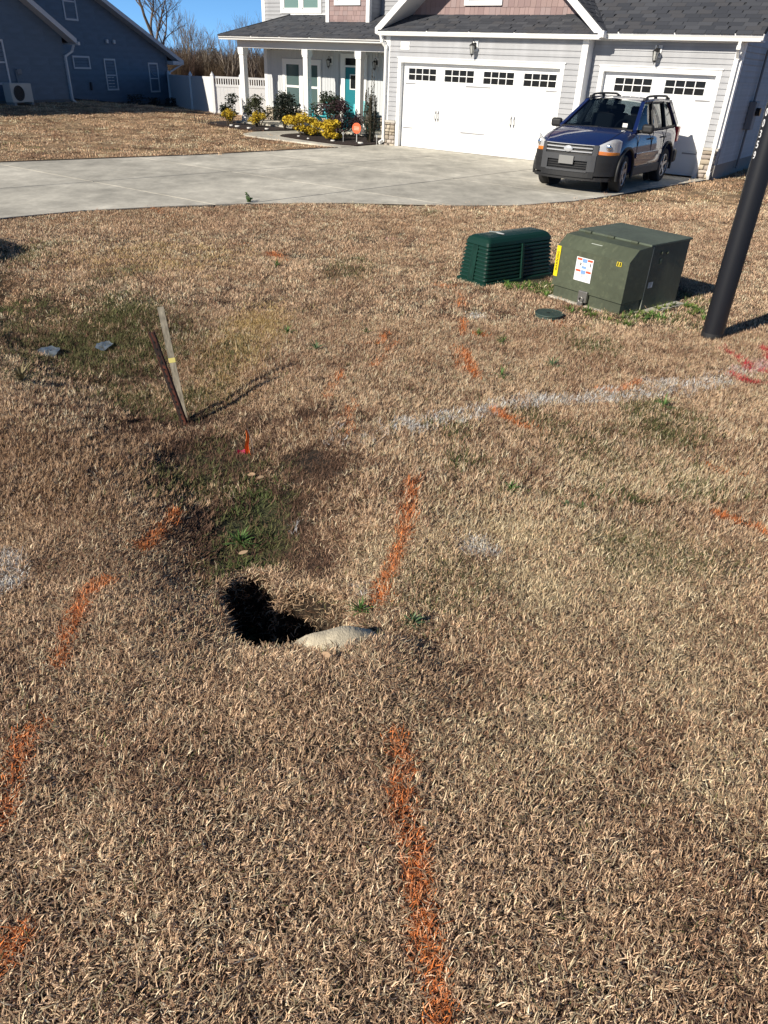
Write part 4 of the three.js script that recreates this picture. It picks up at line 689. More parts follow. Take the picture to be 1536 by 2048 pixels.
// ------------------------------------------------------------------ utility cabinets
const PAINTG = (r, g, b) => { const t = tex(128, 128, (i, j) => { const m = tnoise(i, j, 128, 24, 67), sc = m > .66 ? .10 : 0, k = .90 + .22 * (tnoise(i, j, 128, 3, 61) - .5) + .14 * (tnoise(i, j, 128, 32, 65) - .5); return [255 * Math.min(1, k + sc), 255 * Math.min(1, k + sc * .9), 252 * Math.min(1, k + sc * .8)]; }); return new THREE.MeshStandardMaterial({ map: t, color: lin(r, g, b), roughness: .55 }); };
{ // transformer: own axes x along its front (to the viewer's right), z out of the front
  const yaw = -.885; // front runs from far left to near right
  const px = 1.665, pz = -7.63, y0 = H(1.95, -7.2) - .02;
  const t = thing('transformer', 'olive green padmount transformer with warning labels beside the black pole', 'transformer', [px, y0, pz], yaw);
  const g = PAINTG(.098, .115, .076), g2 = PAINTG(.088, .103, .07), W = .85, D = .98, Hh = .68, B = .15;
  // lid and hood profile seen from the side (z forward, y up)
  const prof = [[-.34, B], [0, B], [0, .53], [-.115, .632], [-.30, .645], [-.34, .648]];
  const ex = (pts, x0, x1, bev = .006) => { const s = new THREE.Shape(pts.map(([z, y]) => new THREE.Vector2(-z, y))), q = new THREE.ExtrudeGeometry(s, { depth: x1 - x0 - 2 * bev, bevelEnabled: true, bevelSize: bev, bevelThickness: bev, bevelSegments: 2 }); q.rotateY(Math.PI / 2); q.translate(x0 + bev, 0, 0); return q; };
  mesh('hood', ex(prof, -.012, W + .012), g, t);
  mesh('tank', ex([[-D, .02], [-.352, .02], [-.352, .638], [-D, .652]], 0, W), g2, t);
  mesh('lid', ex([[-D - .02, .654], [-.30, .651], [-.30, .662], [-D - .02, .667]], -.015, W + .015, .004), PAINTG(.115, .14, .105), t);
  mesh('sill', ex([[-.34, -.03], [-.02, -.03], [-.02, B - .014], [-.34, B - .014]], .005, W - .005, .004), g2, t);
  mesh('lid_hinge', [.12, .40, .68].map((x) => rbx(x - .04, x + .04, .648, .672, -.32, -.27, .008)), g2, t);
  mesh('latch', [rbx(.36, .47, .06, .17, -.0, .035, .008), rbx(.385, .445, .02, .075, .03, .06, .012), new THREE.TorusGeometry(.025, .007, 8, 16).translate(.415, .09, .05)], std(.30, .29, .27, .4, { metalness: .7 }), t);
  mesh('bolt', [[W + .004, .57, -.52], [W + .004, .56, -.62]].map(([x, y, z]) => new THREE.CylinderGeometry(.014, .014, .02, 8).rotateZ(Math.PI / 2).translate(x, y, z)), g2, t);
  mesh('pad', rbx(-.03, W + .10, -.08, .03, -D - .05, .03, .015), M_CONC[0], t);
  const label = (name, T, w, h, x, y, z, ry = 0, rx = 0) => { const p = mesh(name, new THREE.BoxGeometry(w, h, .003), new THREE.MeshStandardMaterial({ map: T, roughness: .5 }), t); p.position.set(x, y, z); p.rotation.set(rx, ry, 0); return p; };
  label('warning_label', textTex(256, 288, (x, w, h) => { x.fillStyle = '#eef0f2'; x.fillRect(0, 0, w, h); x.fillStyle = '#d2563a'; for (const [a, b] of [[10, 10], [170, 10], [10, 150], [170, 150]]) x.fillRect(a, b, 76, 26); x.fillStyle = '#7fa3d8'; for (const [a, b, c, d] of [[92, 10, 72, 46], [92, 150, 72, 46], [92, 100, 72, 30]]) x.fillRect(a, b, c, d); x.fillStyle = '#2c2f33'; x.fillRect(66, 66, 16, 34); x.fillRect(214, 50, 14, 44); x.fillStyle = '#7d8288'; for (let k = 0; k < 9; k++) { x.fillRect(12, 44 + k * 10 + (k > 5 ? 92 : 0), 46 + hash(k, 3) * 26, 4); x.fillRect(96, 62 + k * 9 + (k > 3 ? 100 : 0), 40 + hash(k, 5) * 30, 4); x.fillRect(172, 104 + k * 5, 50 + hash(k, 7) * 20, 2); x.fillRect(172, 186 + k * 10, 40 + hash(k, 9) * 30, 4); } }), .205, .225, .36, .365, .011);
  label('caution_label', textTex(48, 256, (x, w, h) => { x.fillStyle = '#ecd51e'; x.fillRect(0, 0, w, h); x.fillStyle = '#1c1a10'; x.save(); x.translate(w / 2, h / 2); x.rotate(-Math.PI / 2); x.font = 'bold 34px sans-serif'; x.textAlign = 'center'; x.textBaseline = 'middle'; x.fillText('WARNING', 0, 0); x.restore(); }), .05, .30, .018, .385, .012);
  label('caution_label', textTex(64, 64, (x, w, h) => { x.fillStyle = '#ecd51e'; x.fillRect(0, 0, w, h); x.fillStyle = '#3c3a10'; x.font = 'bold 56px sans-serif'; x.textAlign = 'center'; x.textBaseline = 'middle'; x.fillText('C', w / 2, h / 2 + 3); }), .034, .034, .012, .558, -.03, 0, -.80);
  label('phase_mark', textTex(64, 48, (x, w, h) => { x.fillStyle = '#e6d03a'; x.fillRect(0, 0, w, h); x.fillStyle = '#15160e'; x.fillRect(8, 4, 18, 40); x.fillRect(38, 4, 18, 40); }), .055, .04, .755, .50, .012);
  label('name_plate', textTex(128, 64, (x, w, h) => { x.fillStyle = '#b9beb6'; x.fillRect(0, 0, w, h); x.fillStyle = '#5c625a'; x.fillRect(6, 8, 40, 48); x.fillStyle = '#f1f1ec'; x.fillRect(70, 10, 48, 44); }), .13, .06, .40, .586, -.058, 0, -.80);
  label('data_plate', textTex(128, 96, (x, w, h) => { x.fillStyle = '#d9dbd8'; x.fillRect(0, 0, w, h); x.fillStyle = '#4a4d4c'; for (let k = 0; k < 5; k++) x.fillRect(8, 8 + k * 17, 60 + 40 * hash(k, 2), 7); }), .075, .055, W + .003, .27, -.44, Math.PI / 2);
  label('phase_mark', textTex(64, 96, (x, w, h) => { x.fillStyle = '#4e5a44'; x.fillRect(0, 0, w, h); x.fillStyle = '#9aa08e'; x.font = 'bold 40px sans-serif'; x.fillText('X1', 8, 40); }), .04, .05, W + .003, .49, -.53, Math.PI / 2);
  mesh('tank_seam', bx(W + .001, W + .012, .03, .64, -.352, -.342), std(.30, .32, .27, .5), t);
}
{ // telecom pedestal with louvres
  const y0 = H(1.3, -8.3) - .02;
  const t = thing('utility_pedestal', 'dark green louvred plastic utility pedestal left of the olive transformer', 'utility box', [.735, y0, -8.34], -.90);
  const g = phys(.0125, .060, .046, .42, { specularIntensity: .6, map: tex(128, 128, (i, j) => { const k = .78 + .36 * (tnoise(i, j, 128, 4, 161) - .5) + .2 * (tnoise(i, j, 128, 30, 165) - .5); return [255 * k, 252 * k, 246 * k]; }) }), W = .42, D = 1.08, N = 9; // x along the lit face, z behind it is negative
  const rect = (x0, x1, z0, z1, y, r) => { const P = []; for (const [cx, cz, a0] of [[x1 - r, z1 - r, 0], [x0 + r, z1 - r, 1], [x0 + r, z0 + r, 2], [x1 - r, z0 + r, 3]]) for (let k = 0; k <= 4; k++) { const a = (a0 + k / 4) * Math.PI / 2; P.push([cx + Math.cos(a) * r, y, cz + Math.sin(a) * r]); } return P; };
  function loftY(rs, capTop) { const n = rs[0].length, pos = [], idx = []; rs.forEach((R) => R.forEach((p) => pos.push(...p))); for (let i = 0; i < rs.length - 1; i++) for (let k = 0; k < n; k++) { const a = i * n + k, b = i * n + (k + 1) % n; idx.push(a, a + n, b, b, a + n, b + n); } if (capTop) { const R = rs[rs.length - 1], c = pos.length / 3; pos.push(R.reduce((s, p) => s + p[0], 0) / n, R[0][1] + .004, R.reduce((s, p) => s + p[2], 0) / n); for (let k = 0; k < n; k++) idx.push((rs.length - 1) * n + k, c, (rs.length - 1) * n + (k + 1) % n); } const q = new THREE.BufferGeometry(); q.setAttribute('position', new THREE.Float32BufferAttribute(pos, 3)); q.setIndex(idx); const f = q.toNonIndexed(); f.computeVertexNormals(); return f; }
  const at = (y, off = 0) => { const k = (y / .45) * .04; return rect(k - off, W - k + off, -D + k - off, -k + off, y, .035); };
  const body = mesh('body', loftY([at(-.05), at(.06), at(.43)], true), g, t);
  mesh('base_flange', loftY([at(-.05, .03), at(.055, .03), at(.07, .0)], false), g, t);
  for (let i = 0; i < N; i++) { const y = .075 + i * .04; mesh('louvre', loftY([at(y, .001), at(y + .006, .016), at(y + .022, .014), at(y + .031, .001)], false), g, body); }
  mesh('top_cap', loftY([at(.425, .004), at(.435, .014), at(.47, .010), at(.50, -.01), at(.518, -.04), at(.527, -.10)], true), g, t);
  mesh('rib', [bar([W - .0 + .012, .06, -D * .52], [W - .038 + .012, .43, -D * .52], .03, .04, V(1, 0, 0)), bar([W * .48, .06, .014], [W * .48, .43, -.024], .09, .012, V(0, 0, 1))], g, t);
  const s1 = mesh('sticker', new THREE.CircleGeometry(.045, 20).rotateX(-Math.PI / 2), std(.75, .76, .74, .6), t); s1.position.set(W * .62, .533, -D * .30); s1.scale.set(1.2, 1, .7);
  const s2 = mesh('sticker', rbx(-.06, .06, 0, .003, -.025, .025, .001), std(.42, .46, .43, .6), t); s2.position.set(W * .40, .532, -D * .30); s2.rotation.y = .5;
}
{ // pole
  const x = 2.905, z = -6.39, y = H(x, z) - .05; const t = thing('light_pole', 'black round light pole with white numerals standing beside the transformer', 'pole', [x, y, z]);
  mesh('shaft', new THREE.CylinderGeometry(.074, .092, 5.2, 32, 8).translate(0, 2.6, 0), phys(.012, .013, .017, .42), t); mesh('butt_flare', new THREE.CylinderGeometry(.0935, .098, .10, 32).translate(0, .06, 0), std(.02, .02, .022, .6), t);
  const T = textTex(64, 512, (c, w, h) => { c.fillStyle = '#1f2025'; c.fillRect(0, 0, w, h); c.fillStyle = '#e9e9ea'; c.textAlign = 'center'; c.textBaseline = 'middle'; c.font = 'bold 70px sans-serif'; c.save(); c.translate(w / 2, 34); c.rotate(-Math.PI / 2); c.fillText('1', 0, 0); c.restore(); '000359'.split('').forEach((d, k) => c.fillText(d, w / 2, 108 + k * 72)); });
  const seg = 8, aw = .52, a0 = -1.34, pos = [], uv = [], idx = []; const r = (yy) => .092 + (.074 - .092) * (yy / 5.2) + .0015;
  for (let j = 0; j <= 8; j++) for (let i = 0; i <= seg; i++) { const yy = lerp(1.50, 2.03, j / 8), a = a0 - aw / 2 + (i / seg) * aw, R = r(yy); pos.push(Math.sin(a) * R * 1, yy, Math.cos(a) * R); uv.push(i / seg, j / 8); if (i < seg && j < 8) { const o = j * (seg + 1) + i; idx.push(o, o + 1, o + seg + 1, o + 1, o + seg + 2, o + seg + 1); } }
  const g = new THREE.BufferGeometry(); g.setAttribute('position', new THREE.Float32BufferAttribute(pos, 3)); g.setAttribute('uv', new THREE.Float32BufferAttribute(uv, 2)); g.setIndex(idx); g.computeVertexNormals(); mesh('pole_number', g, new THREE.MeshStandardMaterial({ map: T, roughness: .5 }), t).userData.label = 'white stacked numerals on the pole';
}
// ------------------------------------------------------------------ stakes, flag, pipe and small things in the swale
{
  const T = tex(32, 256, (i, j) => { const k = .62 + .5 * tnoise(i, j, 256, 24, 71) * .9 + .12 * (hash(i, 0, 4) - .5); return [178 * k, 168 * k, 148 * k]; });
  const wood = new THREE.MeshStandardMaterial({ map: T, roughness: .95, bumpMap: T, bumpScale: .004 });
  const a = [-1.312, H(-1.302, -4.2) - .1, -4.21], b = [-1.424, .735, -4.321];
  const t = thing('wooden_stake', 'grey weathered wooden stake leaning behind the rusty post', 'stake', [0, 0, 0]); const g = bar(a, b, .038, .016, V(.25, 0, 1)); mesh('lath', g, wood, t);
  const p = (s) => [0, 1, 2].map((k) => lerp(a[k], b[k], s)); mesh('paint_band', bar(p(.585), p(.62), .041, .019, V(.25, 0, 1)), std(.72, .62, .20, .8), t);
  const T2 = tex(64, 256, (i, j) => { const k = .4 + .9 * tnoise(i, j, 256, 20, 81); const m = tnoise(i, j, 256, 12, 85) > .52; return m ? [98 * k, 50 * k, 36 * k] : [48 * k, 36 * k, 33 * k]; });
  const rust = new THREE.MeshStandardMaterial({ map: T2, roughness: .9, bumpMap: T2, bumpScale: .004 });
  const c = [-1.288, H(-1.29, -4.1) - .12, -4.15], d = [-1.430, .645, -4.105]; const t2 = thing('rusty_post', 'rusty steel sign post leaning left in front of the wooden stake', 'post', [0, 0, 0]);
  mesh('flange', [bar(c, d, .034, .006, V(0, 0, 1)), bar(c.map((v, k) => v + [.017, 0, -.012][k]), d.map((v, k) => v + [.012, 0, -.012][k]), .005, .03, V(0, 0, 1)), bar(c.map((v, k) => v + [-.017, 0, -.012][k]), d.map((v, k) => v + [-.012, 0, -.012][k]), .005, .03, V(0, 0, 1))], rust, t2);
  mesh('bolt_hole', Array.from({ length: 14 }, (_, k) => { const s = .14 + k * .06, P = [0, 1, 2].map((q) => lerp(c[q], d[q], s)); return new THREE.CylinderGeometry(.006, .006, .008, 8).rotateX(Math.PI / 2).translate(P[0], P[1], P[2] + .002); }), std(.01, .01, .01, 1), t2);
  // survey flag: bent wire and a crumpled orange sheet
  const f = thing('survey_flag', 'small orange survey flag drooping in the swale near the stakes', 'flag', [0, 0, 0]);
  const fx = -.775, fz = -3.60, fy = H(fx, fz); mesh('wire', tube([[fx + .02, fy - .03, fz + .01], [fx + .01, fy + .08, fz], [fx - .012, fy + .165, fz - .005]], .0018, 5, 10), std(.3, .3, .3, .5, { metalness: .6 }), f);
  const P = [], I = [], pts = (u, v) => [fx - .024 + u * lerp(.010, .026, v) + .006 * Math.sin(v * 7), fy + .155 - v * .15, fz - .004 + .012 * Math.sin(u * 4 + v * 3) + v * .02]; for (let j = 0; j <= 8; j++) for (let i = 0; i <= 4; i++) { P.push(...pts(i / 4, j / 8)); if (i < 4 && j < 8) { const o = j * 5 + i; I.push(o, o + 5, o + 1, o + 1, o + 5, o + 6); } } const fg = new THREE.BufferGeometry(); fg.setAttribute('position', new THREE.Float32BufferAttribute(P, 3)); fg.setIndex(I); fg.computeVertexNormals(); mesh('sheet', fg, new THREE.MeshPhysicalMaterial({ color: lin(1, .19, .02), roughness: .6, side: THREE.DoubleSide, transmission: .3, thickness: 0 }), f);
  const s = thing('ribbon_scrap', 'crumpled pink ribbon scrap beside the orange survey flag', 'scrap', [-.83, H(-.83, -3.63) + .012, -3.63]); const rg = new THREE.PlaneGeometry(.055, .03, 6, 3), rp = rg.attributes.position; for (let i = 0; i < rp.count; i++) rp.setZ(i, .012 * Math.sin(rp.getX(i) * 160) + .008 * hash(i, 3)); rg.computeVertexNormals(); rg.rotateX(-.9); mesh('ribbon', rg, std(.75, .05, .16, .7, { side: THREE.DoubleSide }), s);
}
{ // culvert end: thick concrete lip poking from the bank
  const T = tex(256, 256, (i, j) => { const k = .8 + .35 * (tnoise(i, j, 256, 6, 91) - .4) + .25 * (tnoise(i, j, 256, 60, 95) - .5); return [228 * k, 215 * k, 188 * k]; }); const m = new THREE.MeshStandardMaterial({ map: T, roughness: .95, bumpMap: T, bumpScale: .006 });
  const dir = V(-.22, .26, -1).normalize(), c = V(-.085, .170, -1.645), t = thing('culvert_pipe', 'broken pale concrete culvert pipe end showing in the hole edge', 'pipe', [c.x, c.y, c.z]);
  const pr = [], pos = [], idx = [], N = 40, prof = [[.215, -.35], [.215, .20], [.21, .235], [.18, .245], [.155, .235], [.148, .20], [.148, -.35]], X = new THREE.Vector3().crossVectors(V(0, 1, 0), dir).normalize(), Y = new THREE.Vector3().crossVectors(dir, X), uvp = [];
  for (let k = 0; k <= N; k++) { const a = (k / N) * Math.PI * 2, chip = .028 * (vnoise(k * .5, 3, 2) - .5) + .03 * Math.max(0, Math.sin(a * 3 + 1)) * (vnoise(k * 1.3, 7, 3)); prof.forEach(([r, l], q) => { const L = l > .1 ? l - chip : l, n = 1 + .02 * (vnoise(k * .8, q * 2, 5) - .5); pos.push(...X.clone().multiplyScalar(Math.cos(a) * r * n).addScaledVector(Y, Math.sin(a) * r * n).addScaledVector(dir, L).toArray()); uvp.push(a, l * 3 + r * 5); }); if (k < N) for (let q = 0; q < prof.length - 1; q++) { const o = k * prof.length + q; idx.push(o, o + 1, o + prof.length, o + 1, o + prof.length + 1, o + prof.length); } }
  const g = new THREE.BufferGeometry(); g.setAttribute('position', new THREE.Float32BufferAttribute(pos, 3)); g.setAttribute('uv', new THREE.Float32BufferAttribute(uvp, 2)); g.setIndex(idx); g.computeVertexNormals(); mesh('pipe_wall', g, m, t);
}
{ // black pipe added, its colour standing for the shade in the culvert opening
  const a = V(-4.40, -.10, -7.60), d = V(-.28, 0, -1).normalize(), t = thing('driveway_culvert', 'added black pipe standing for the shaded culvert mouth at the far left end of the ditch', 'pipe', a.toArray()), m = std(.012, .012, .013, .8, { side: THREE.DoubleSide });
  const g = new THREE.CylinderGeometry(.155, .155, 1.6, 28, 1, true).translate(0, .8, 0), r = new THREE.TorusGeometry(.155, .012, 8, 28).rotateX(Math.PI / 2), c = new THREE.CircleGeometry(.155, 24).rotateX(Math.PI / 2).translate(0, 1.55, 0); mesh('pipe_wall', [g, r, c].map((q) => q.applyQuaternion(new THREE.Quaternion().setFromUnitVectors(V(0, 1, 0), d))), m, t);
}
{ // flush green valve lid
  const x = 1.50, z = -6.83, t = thing('valve_cover', 'flush round green plastic valve cover in the grass before the transformer', 'valve cover', [x, H(x, z) + .022, z]); mesh('lid', new THREE.CylinderGeometry(.125, .13, .03, 28), phys(.035, .06, .05, .6), t); mesh('rim', new THREE.TorusGeometry(.13, .008, 6, 28).rotateX(Math.PI / 2).translate(0, .012, 0), phys(.045, .075, .062, .6), t); mesh('key_hole', new THREE.CylinderGeometry(.016, .016, .006, 10).translate(-.01, .0165, 0), std(.01, .015, .012, .9), t);
}
for (const [x, z, s, lab] of [[-2.435, -5.80, .085, 'right one of two pale blue plastic scraps in the mossy swale'], [-2.82, -5.60, .10, 'left one of two grey plastic scraps in the mossy swale']]) { // flattened plastic scraps
  const t = thing('plastic_scrap', lab, 'scrap', [x, H(x, z) + .012, z], s * 20); const g = new THREE.RingGeometry(.001, s, 18, 4).rotateX(-Math.PI / 2), p = g.attributes.position; for (let i = 0; i < p.count; i++) { const q = p.getX(i) / s, r = p.getZ(i) / s, k = .7 + .6 * vnoise(q * 2 + 5, r * 2 + x, 9); p.setX(i, p.getX(i) * k * 1.25); p.setZ(i, p.getZ(i) * k * .8); p.setY(i, .03 * (1 - q * q * .5) * (vnoise(q * 3 + x, r * 3, 4)) + .012); } g.computeVertexNormals(); mesh('film', g, phys(.20, .235, .27, .15, { side: THREE.DoubleSide, transmission: .35, thickness: 0 }), t);
}
// fallen leaves
{ const sh = new THREE.Shape(); sh.moveTo(0, -.03); sh.bezierCurveTo(.022, -.02, .024, .012, 0, .034); sh.bezierCurveTo(-.024, .012, -.022, -.02, 0, -.03); const g = new THREE.ShapeGeometry(sh, 6), p = g.attributes.position; for (let i = 0; i < p.count; i++) p.setZ(i, p.getX(i) * p.getX(i) * 18 + p.getY(i) * p.getY(i) * 5); g.rotateX(-Math.PI / 2); g.computeVertexNormals();
  const lm = [std(.52, .36, .22, .8, { side: THREE.DoubleSide }), std(.50, .33, .2, .8, { side: THREE.DoubleSide })]; const proto = tag(mesh('dry_leaf', g, lm[0]), '', 'leaf');
  [[-.602, -2.5, 'curled tan leaf lying at the top of the dark hole'], [-.715, -3.30, 'left one of two pale leaves on the muddy patch'], [-.66, -3.26, 'right one of two pale leaves on the muddy patch'], [-.162, -1.66, 'dry leaf lying in the straw just below the pipe end'], [.255, -1.82, 'brown leaf lying to the right of the pipe end'], [-1.41, -4.35, 'brown leaf caught beside the rusty post']].forEach(([x, z, lab], i) => { const l = i ? proto.clone() : proto; l.name = numbered('dry_leaf'); l.material = lm[i % 2]; l.userData = { label: lab, category: 'leaf' }; l.position.set(x, H(x, z) + .03, z); l.rotation.set(rr(-.4, .4), rr(0, 6), rr(-.4, .4)); const s = i === 3 || i === 4 ? .5 : .7; l.scale.set(s, s, s); scene.add(l); }); }
// low green weeds
function weedGeo(n, len, wid, s, up = .6) { reseed(s); const P = [], I = []; for (let k = 0; k < n; k++) { const a = rr(0, 6.283), L = len * rr(.5, 1.1), e = rr(.15, up * 1.6); let x = 0, y = 0, z = 0, pi = e; const o = P.length / 3; for (let q = 0; q <= 3; q++) { const w = wid * [.5, 1, .8, .1][q] * .5; P.push(x - Math.sin(a) * w, y, z + Math.cos(a) * w, x + Math.sin(a) * w, y, z - Math.cos(a) * w); x += Math.cos(a) * Math.cos(pi) * L / 3; z += Math.sin(a) * Math.cos(pi) * L / 3; y += Math.sin(pi) * L / 3; pi -= .3; if (q < 3) I.push(o + q * 2, o + q * 2 + 1, o + q * 2 + 2, o + q * 2 + 2, o + q * 2 + 1, o + q * 2 + 3); } } const g = new THREE.BufferGeometry(); g.setAttribute('position', new THREE.Float32BufferAttribute(P, 3)); g.setIndex(I); g.computeVertexNormals(); return g; }
const M_WEED = [[.07, .15, .03], [.10, .19, .045], [.12, .20, .09]].map((c) => std(...c, .7, { side: THREE.DoubleSide }));
const weeds = [[-1.37, -8.5, .12, 12, 'green weed rosette under the orange paint patch near the driveway'], [-.883, -5.87, .10, 12, 'green weed rosette in mid lawn right of the wooden stake'], [-.586, -5.35, .11, 12, 'pale weed clump nearest the wooden stake on its right'], [-.22, -5.99, .08, 12, 'small green weed beside the faint orange paint in mid lawn'], [.933, -5.83, .10, 14, 'green grass clump between the orange paint and the valve cover'], [1.24, -5.23, .12, 14, 'green grass clump above the white paint band'], [.807, -4.92, .10, 14, 'green tuft beside the end of the dotted orange line'], [.617, -3.03, .06, 10, 'small weed low in the bare straw right of the swale'], [.12, -1.93, .06, 16, 'bright green grass clump just right of the pipe end'], [-.07, -2.02, .07, 18, 'green grass clump directly behind the pipe lip'], [1.82, -4.41, .12, 14, 'green weed patch below the white paint band'], [.86, -2.9, .05, 12, 'left one of two tiny weeds in open straw'], [.93, -2.87, .05, 12, 'right one of two tiny weeds in open straw'], [-.64, -2.62, .09, 30, 'fresh green grass clump in the upper hole'], [-.58, -2.3, .08, 30, 'fresh green grass clump over the dark hole edge'], [-2.44, -4.4, .15, 30, 'tall dry tuft at the left edge of the swale'], [.75, -6.05, .08, 12, 'green weed below the bright orange paint dot']];
weeds.forEach(([x, z, L, n, lab], i) => tag(mesh(numbered('weed'), weedGeo(n * 2, L, L * .05 + .003, 300 + i, 1.0), lab.includes('dry') ? std(.26, .22, .12, .9, { side: THREE.DoubleSide }) : M_WEED[i % 3], scene), lab, 'weed').position.set(x, H(x, z) + .005, z));
{ const [x, z] = [-2.52, -12.90], t = thing('driveway_weed', 'scraggly green weed growing at the near edge of the driveway', 'weed', [x, H(x, z), z]); reseed(66); const st = [], lf = []; for (let k = 0; k < 9; k++) { const a = rr(0, 6.28), L = rr(.07, .17), b = [Math.cos(a) * L * .6, L, Math.sin(a) * L * .5]; st.push(cyl([0, 0, 0], b, .004, .002, 5)); for (let q = 0; q < 12; q++) { const s = rr(.2, 1), g = new THREE.PlaneGeometry(.05, .016).rotateX(rr(-1, 1)).rotateY(rr(0, 6)); g.translate(b[0] * s, b[1] * s, b[2] * s); lf.push(g); } } mesh('stem', st, M_WEED[0], t); mesh('foliage', lf, std(.10, .17, .06, .7, { side: THREE.DoubleSide }), t); }
// green clover and grass round the cabinets
{ reseed(9100); const g = weedGeo(18, .085, .008, 9101, 1.0), spots = []; for (const [cx, cz, r, n] of [[1.42, -7.98, .22, 34], [1.62, -7.75, .15, 16], [2.45, -6.95, .2, 26], [2.95, -7.2, .3, 34], [2.2, -6.75, .16, 14], [1.85, -7.02, .16, 12]]) for (let k = 0; k < n; k++) { const a = rr(0, 6.28), q = r * Math.sqrt(rnd()); spots.push([cx + Math.cos(a) * q, cz + Math.sin(a) * q]); } const im = new THREE.InstancedMesh(g, M_WEED[1], spots.length), d = new THREE.Object3D(), c = new THREE.Color(); im.name = 'green_grass'; spots.forEach(([x, z], i) => { d.position.set(x, H(x, z), z); d.rotation.y = rr(0, 6); const s = rr(.5, 1.2); d.scale.set(s, s, s); d.updateMatrix(); im.setMatrixAt(i, d.matrix); const q = rr(.6, 1.5); im.setColorAt(i, c.setRGB(q * rr(.8, 1.5), q, q * .8)); }); tag(im, 'fresh green grass growing round the feet of the two cabinets', 'grass', null, 'stuff'); scene.add(im); }
// ------------------------------------------------------------------ planting by the porch
function leafCloud(n, size, put, s, flat = .5) { reseed(s); const P = [], N = [], I = [], C = []; for (let k = 0; k < n; k++) { const [x, y, z, sh] = put(k), a = rr(0, 6.28), t = rr(-1.2, 1.2), w = size * rr(.6, 1.3), ax = V(Math.cos(a), Math.sin(t) * .8, Math.sin(a)).normalize(), bx_ = new THREE.Vector3().crossVectors(ax, V(rr(-1, 1), 1, rr(-1, 1))).normalize(), o = P.length / 3, nn = new THREE.Vector3().crossVectors(ax, bx_); for (const [p, q] of [[-1, 0], [0, -flat], [1, 0], [0, flat]]) { P.push(x + ax.x * p * w / 2 + bx_.x * q * w / 2, y + ax.y * p * w / 2 + bx_.y * q * w / 2, z + ax.z * p * w / 2 + bx_.z * q * w / 2); N.push(nn.x, nn.y, nn.z); const v = rr(.55, 1.35) * (sh ?? 1); C.push(v, v, v); } I.push(o, o + 1, o + 2, o, o + 2, o + 3); } const g = new THREE.BufferGeometry(); g.setAttribute('position', new THREE.Float32BufferAttribute(P, 3)); g.setAttribute('normal', new THREE.Float32BufferAttribute(N, 3)); g.setAttribute('color', new THREE.Float32BufferAttribute(C, 3)); g.setIndex(I); return g; }
const leafM = (r, g, b) => new THREE.MeshStandardMaterial({ color: lin(r, g, b), vertexColors: true, roughness: .75, side: THREE.DoubleSide });
function shrub(name, label, u, w, hgt, rad, col, s, { n = 900, leaf = .07, clumps = 9, stems = 7, low = .15, flat = .5, lift = 0 } = {}, group) {
  const [x, z] = toWorld(u, w), t = thing(name, label, 'shrub', [x, 0, z], 0, group); reseed(s); const cl = []; for (let k = 0; k < clumps; k++) { const a = rr(0, 6.28), r = rad * .74 * Math.sqrt(rnd()), y = lerp(low, .8, rnd()) * hgt; cl.push([Math.cos(a) * r, y, Math.sin(a) * r, rad * rr(.28, .5), hgt * rr(.12, .24)]); } cl.push([0, hgt * .82, 0, rad * .4, hgt * .18]);
  const st = []; for (let k = 0; k < stems; k++) { const c = cl[k % cl.length]; st.push(tube([[rr(-.04, .04), -.04, rr(-.04, .04)], [c[0] * .4, c[1] * .5, c[2] * .4], [c[0], c[1], c[2]]], .012 + .006 * rnd(), 5, 5)); } mesh('stem', st, std(.10, .075, .05, .95), t);
  mesh('foliage', leafCloud(n, leaf, (k) => { const c = cl[k % cl.length], a = rr(0, 6.28), e = Math.acos(rr(-1, 1)), r = Math.pow(rnd(), .4); return [c[0] + Math.cos(a) * Math.sin(e) * r * c[3], Math.max(.03 + lift, c[1] + Math.cos(e) * r * c[4]), c[2] + Math.sin(a) * Math.sin(e) * r * c[3]]; }, s + 1, flat), leafM(...col), t); return t;
}
const EV = [.022, .032, .017], YL = [.58, .42, .035];
shrub('evergreen_shrub', 'sparse dark evergreen shrub left of the first porch post', -8.25, -1.15, 1.0, .50, EV, 810, { n: 900, leaf: .10, clumps: 8, low: .3 });
shrub('evergreen_shrub', 'open dark evergreen shrub between the first two porch posts', -7.05, -1.35, 1.05, .62, [.045, .052, .02], 820, { n: 1100, leaf: .10, clumps: 9, low: .3 });
shrub('evergreen_shrub', 'dense round dark evergreen shrub before the porch window', -5.55, -1.05, 1.2, .74, [.018, .026, .015], 830, { n: 2600, leaf: .10, clumps: 12, low: .25 });
shrub('evergreen_shrub', 'dark evergreen shrub before the teal door', -3.50, -1.0, 1.28, .66, [.03, .045, .022], 840, { n: 1900, leaf: .09, clumps: 10, low: .45 });
shrub('purple_shrub', 'dark purple leaved shrub left of the columnar evergreen', -2.70, -.55, 1.12, .80, [.042, .018, .024], 850, { n: 3000, leaf: .08, clumps: 14, low: .15 });
shrub('yellow_shrub', 'smallest yellow shrub beside the first porch post', -7.75, -.50, .55, .30, YL, 860, { n: 950, leaf: .065, clumps: 7, low: .45 });
shrub('yellow_shrub', 'small yellow shrub under the open dark shrub', -6.72, -.85, .52, .32, YL, 870, { n: 1000, leaf: .065, clumps: 7, low: .35 });
shrub('yellow_shrub', 'largest golden yellow shrub at the bend of the front walk', -3.72, .10, .66, .64, [.62, .44, .03], 880, { n: 3200, leaf: .075, clumps: 12, low: .2 });
shrub('yellow_shrub', 'golden yellow shrub left of the orange round sign', -2.18, .62, .60, .56, [.64, .46, .03], 890, { n: 2600, leaf: .075, clumps: 11, low: .2 });
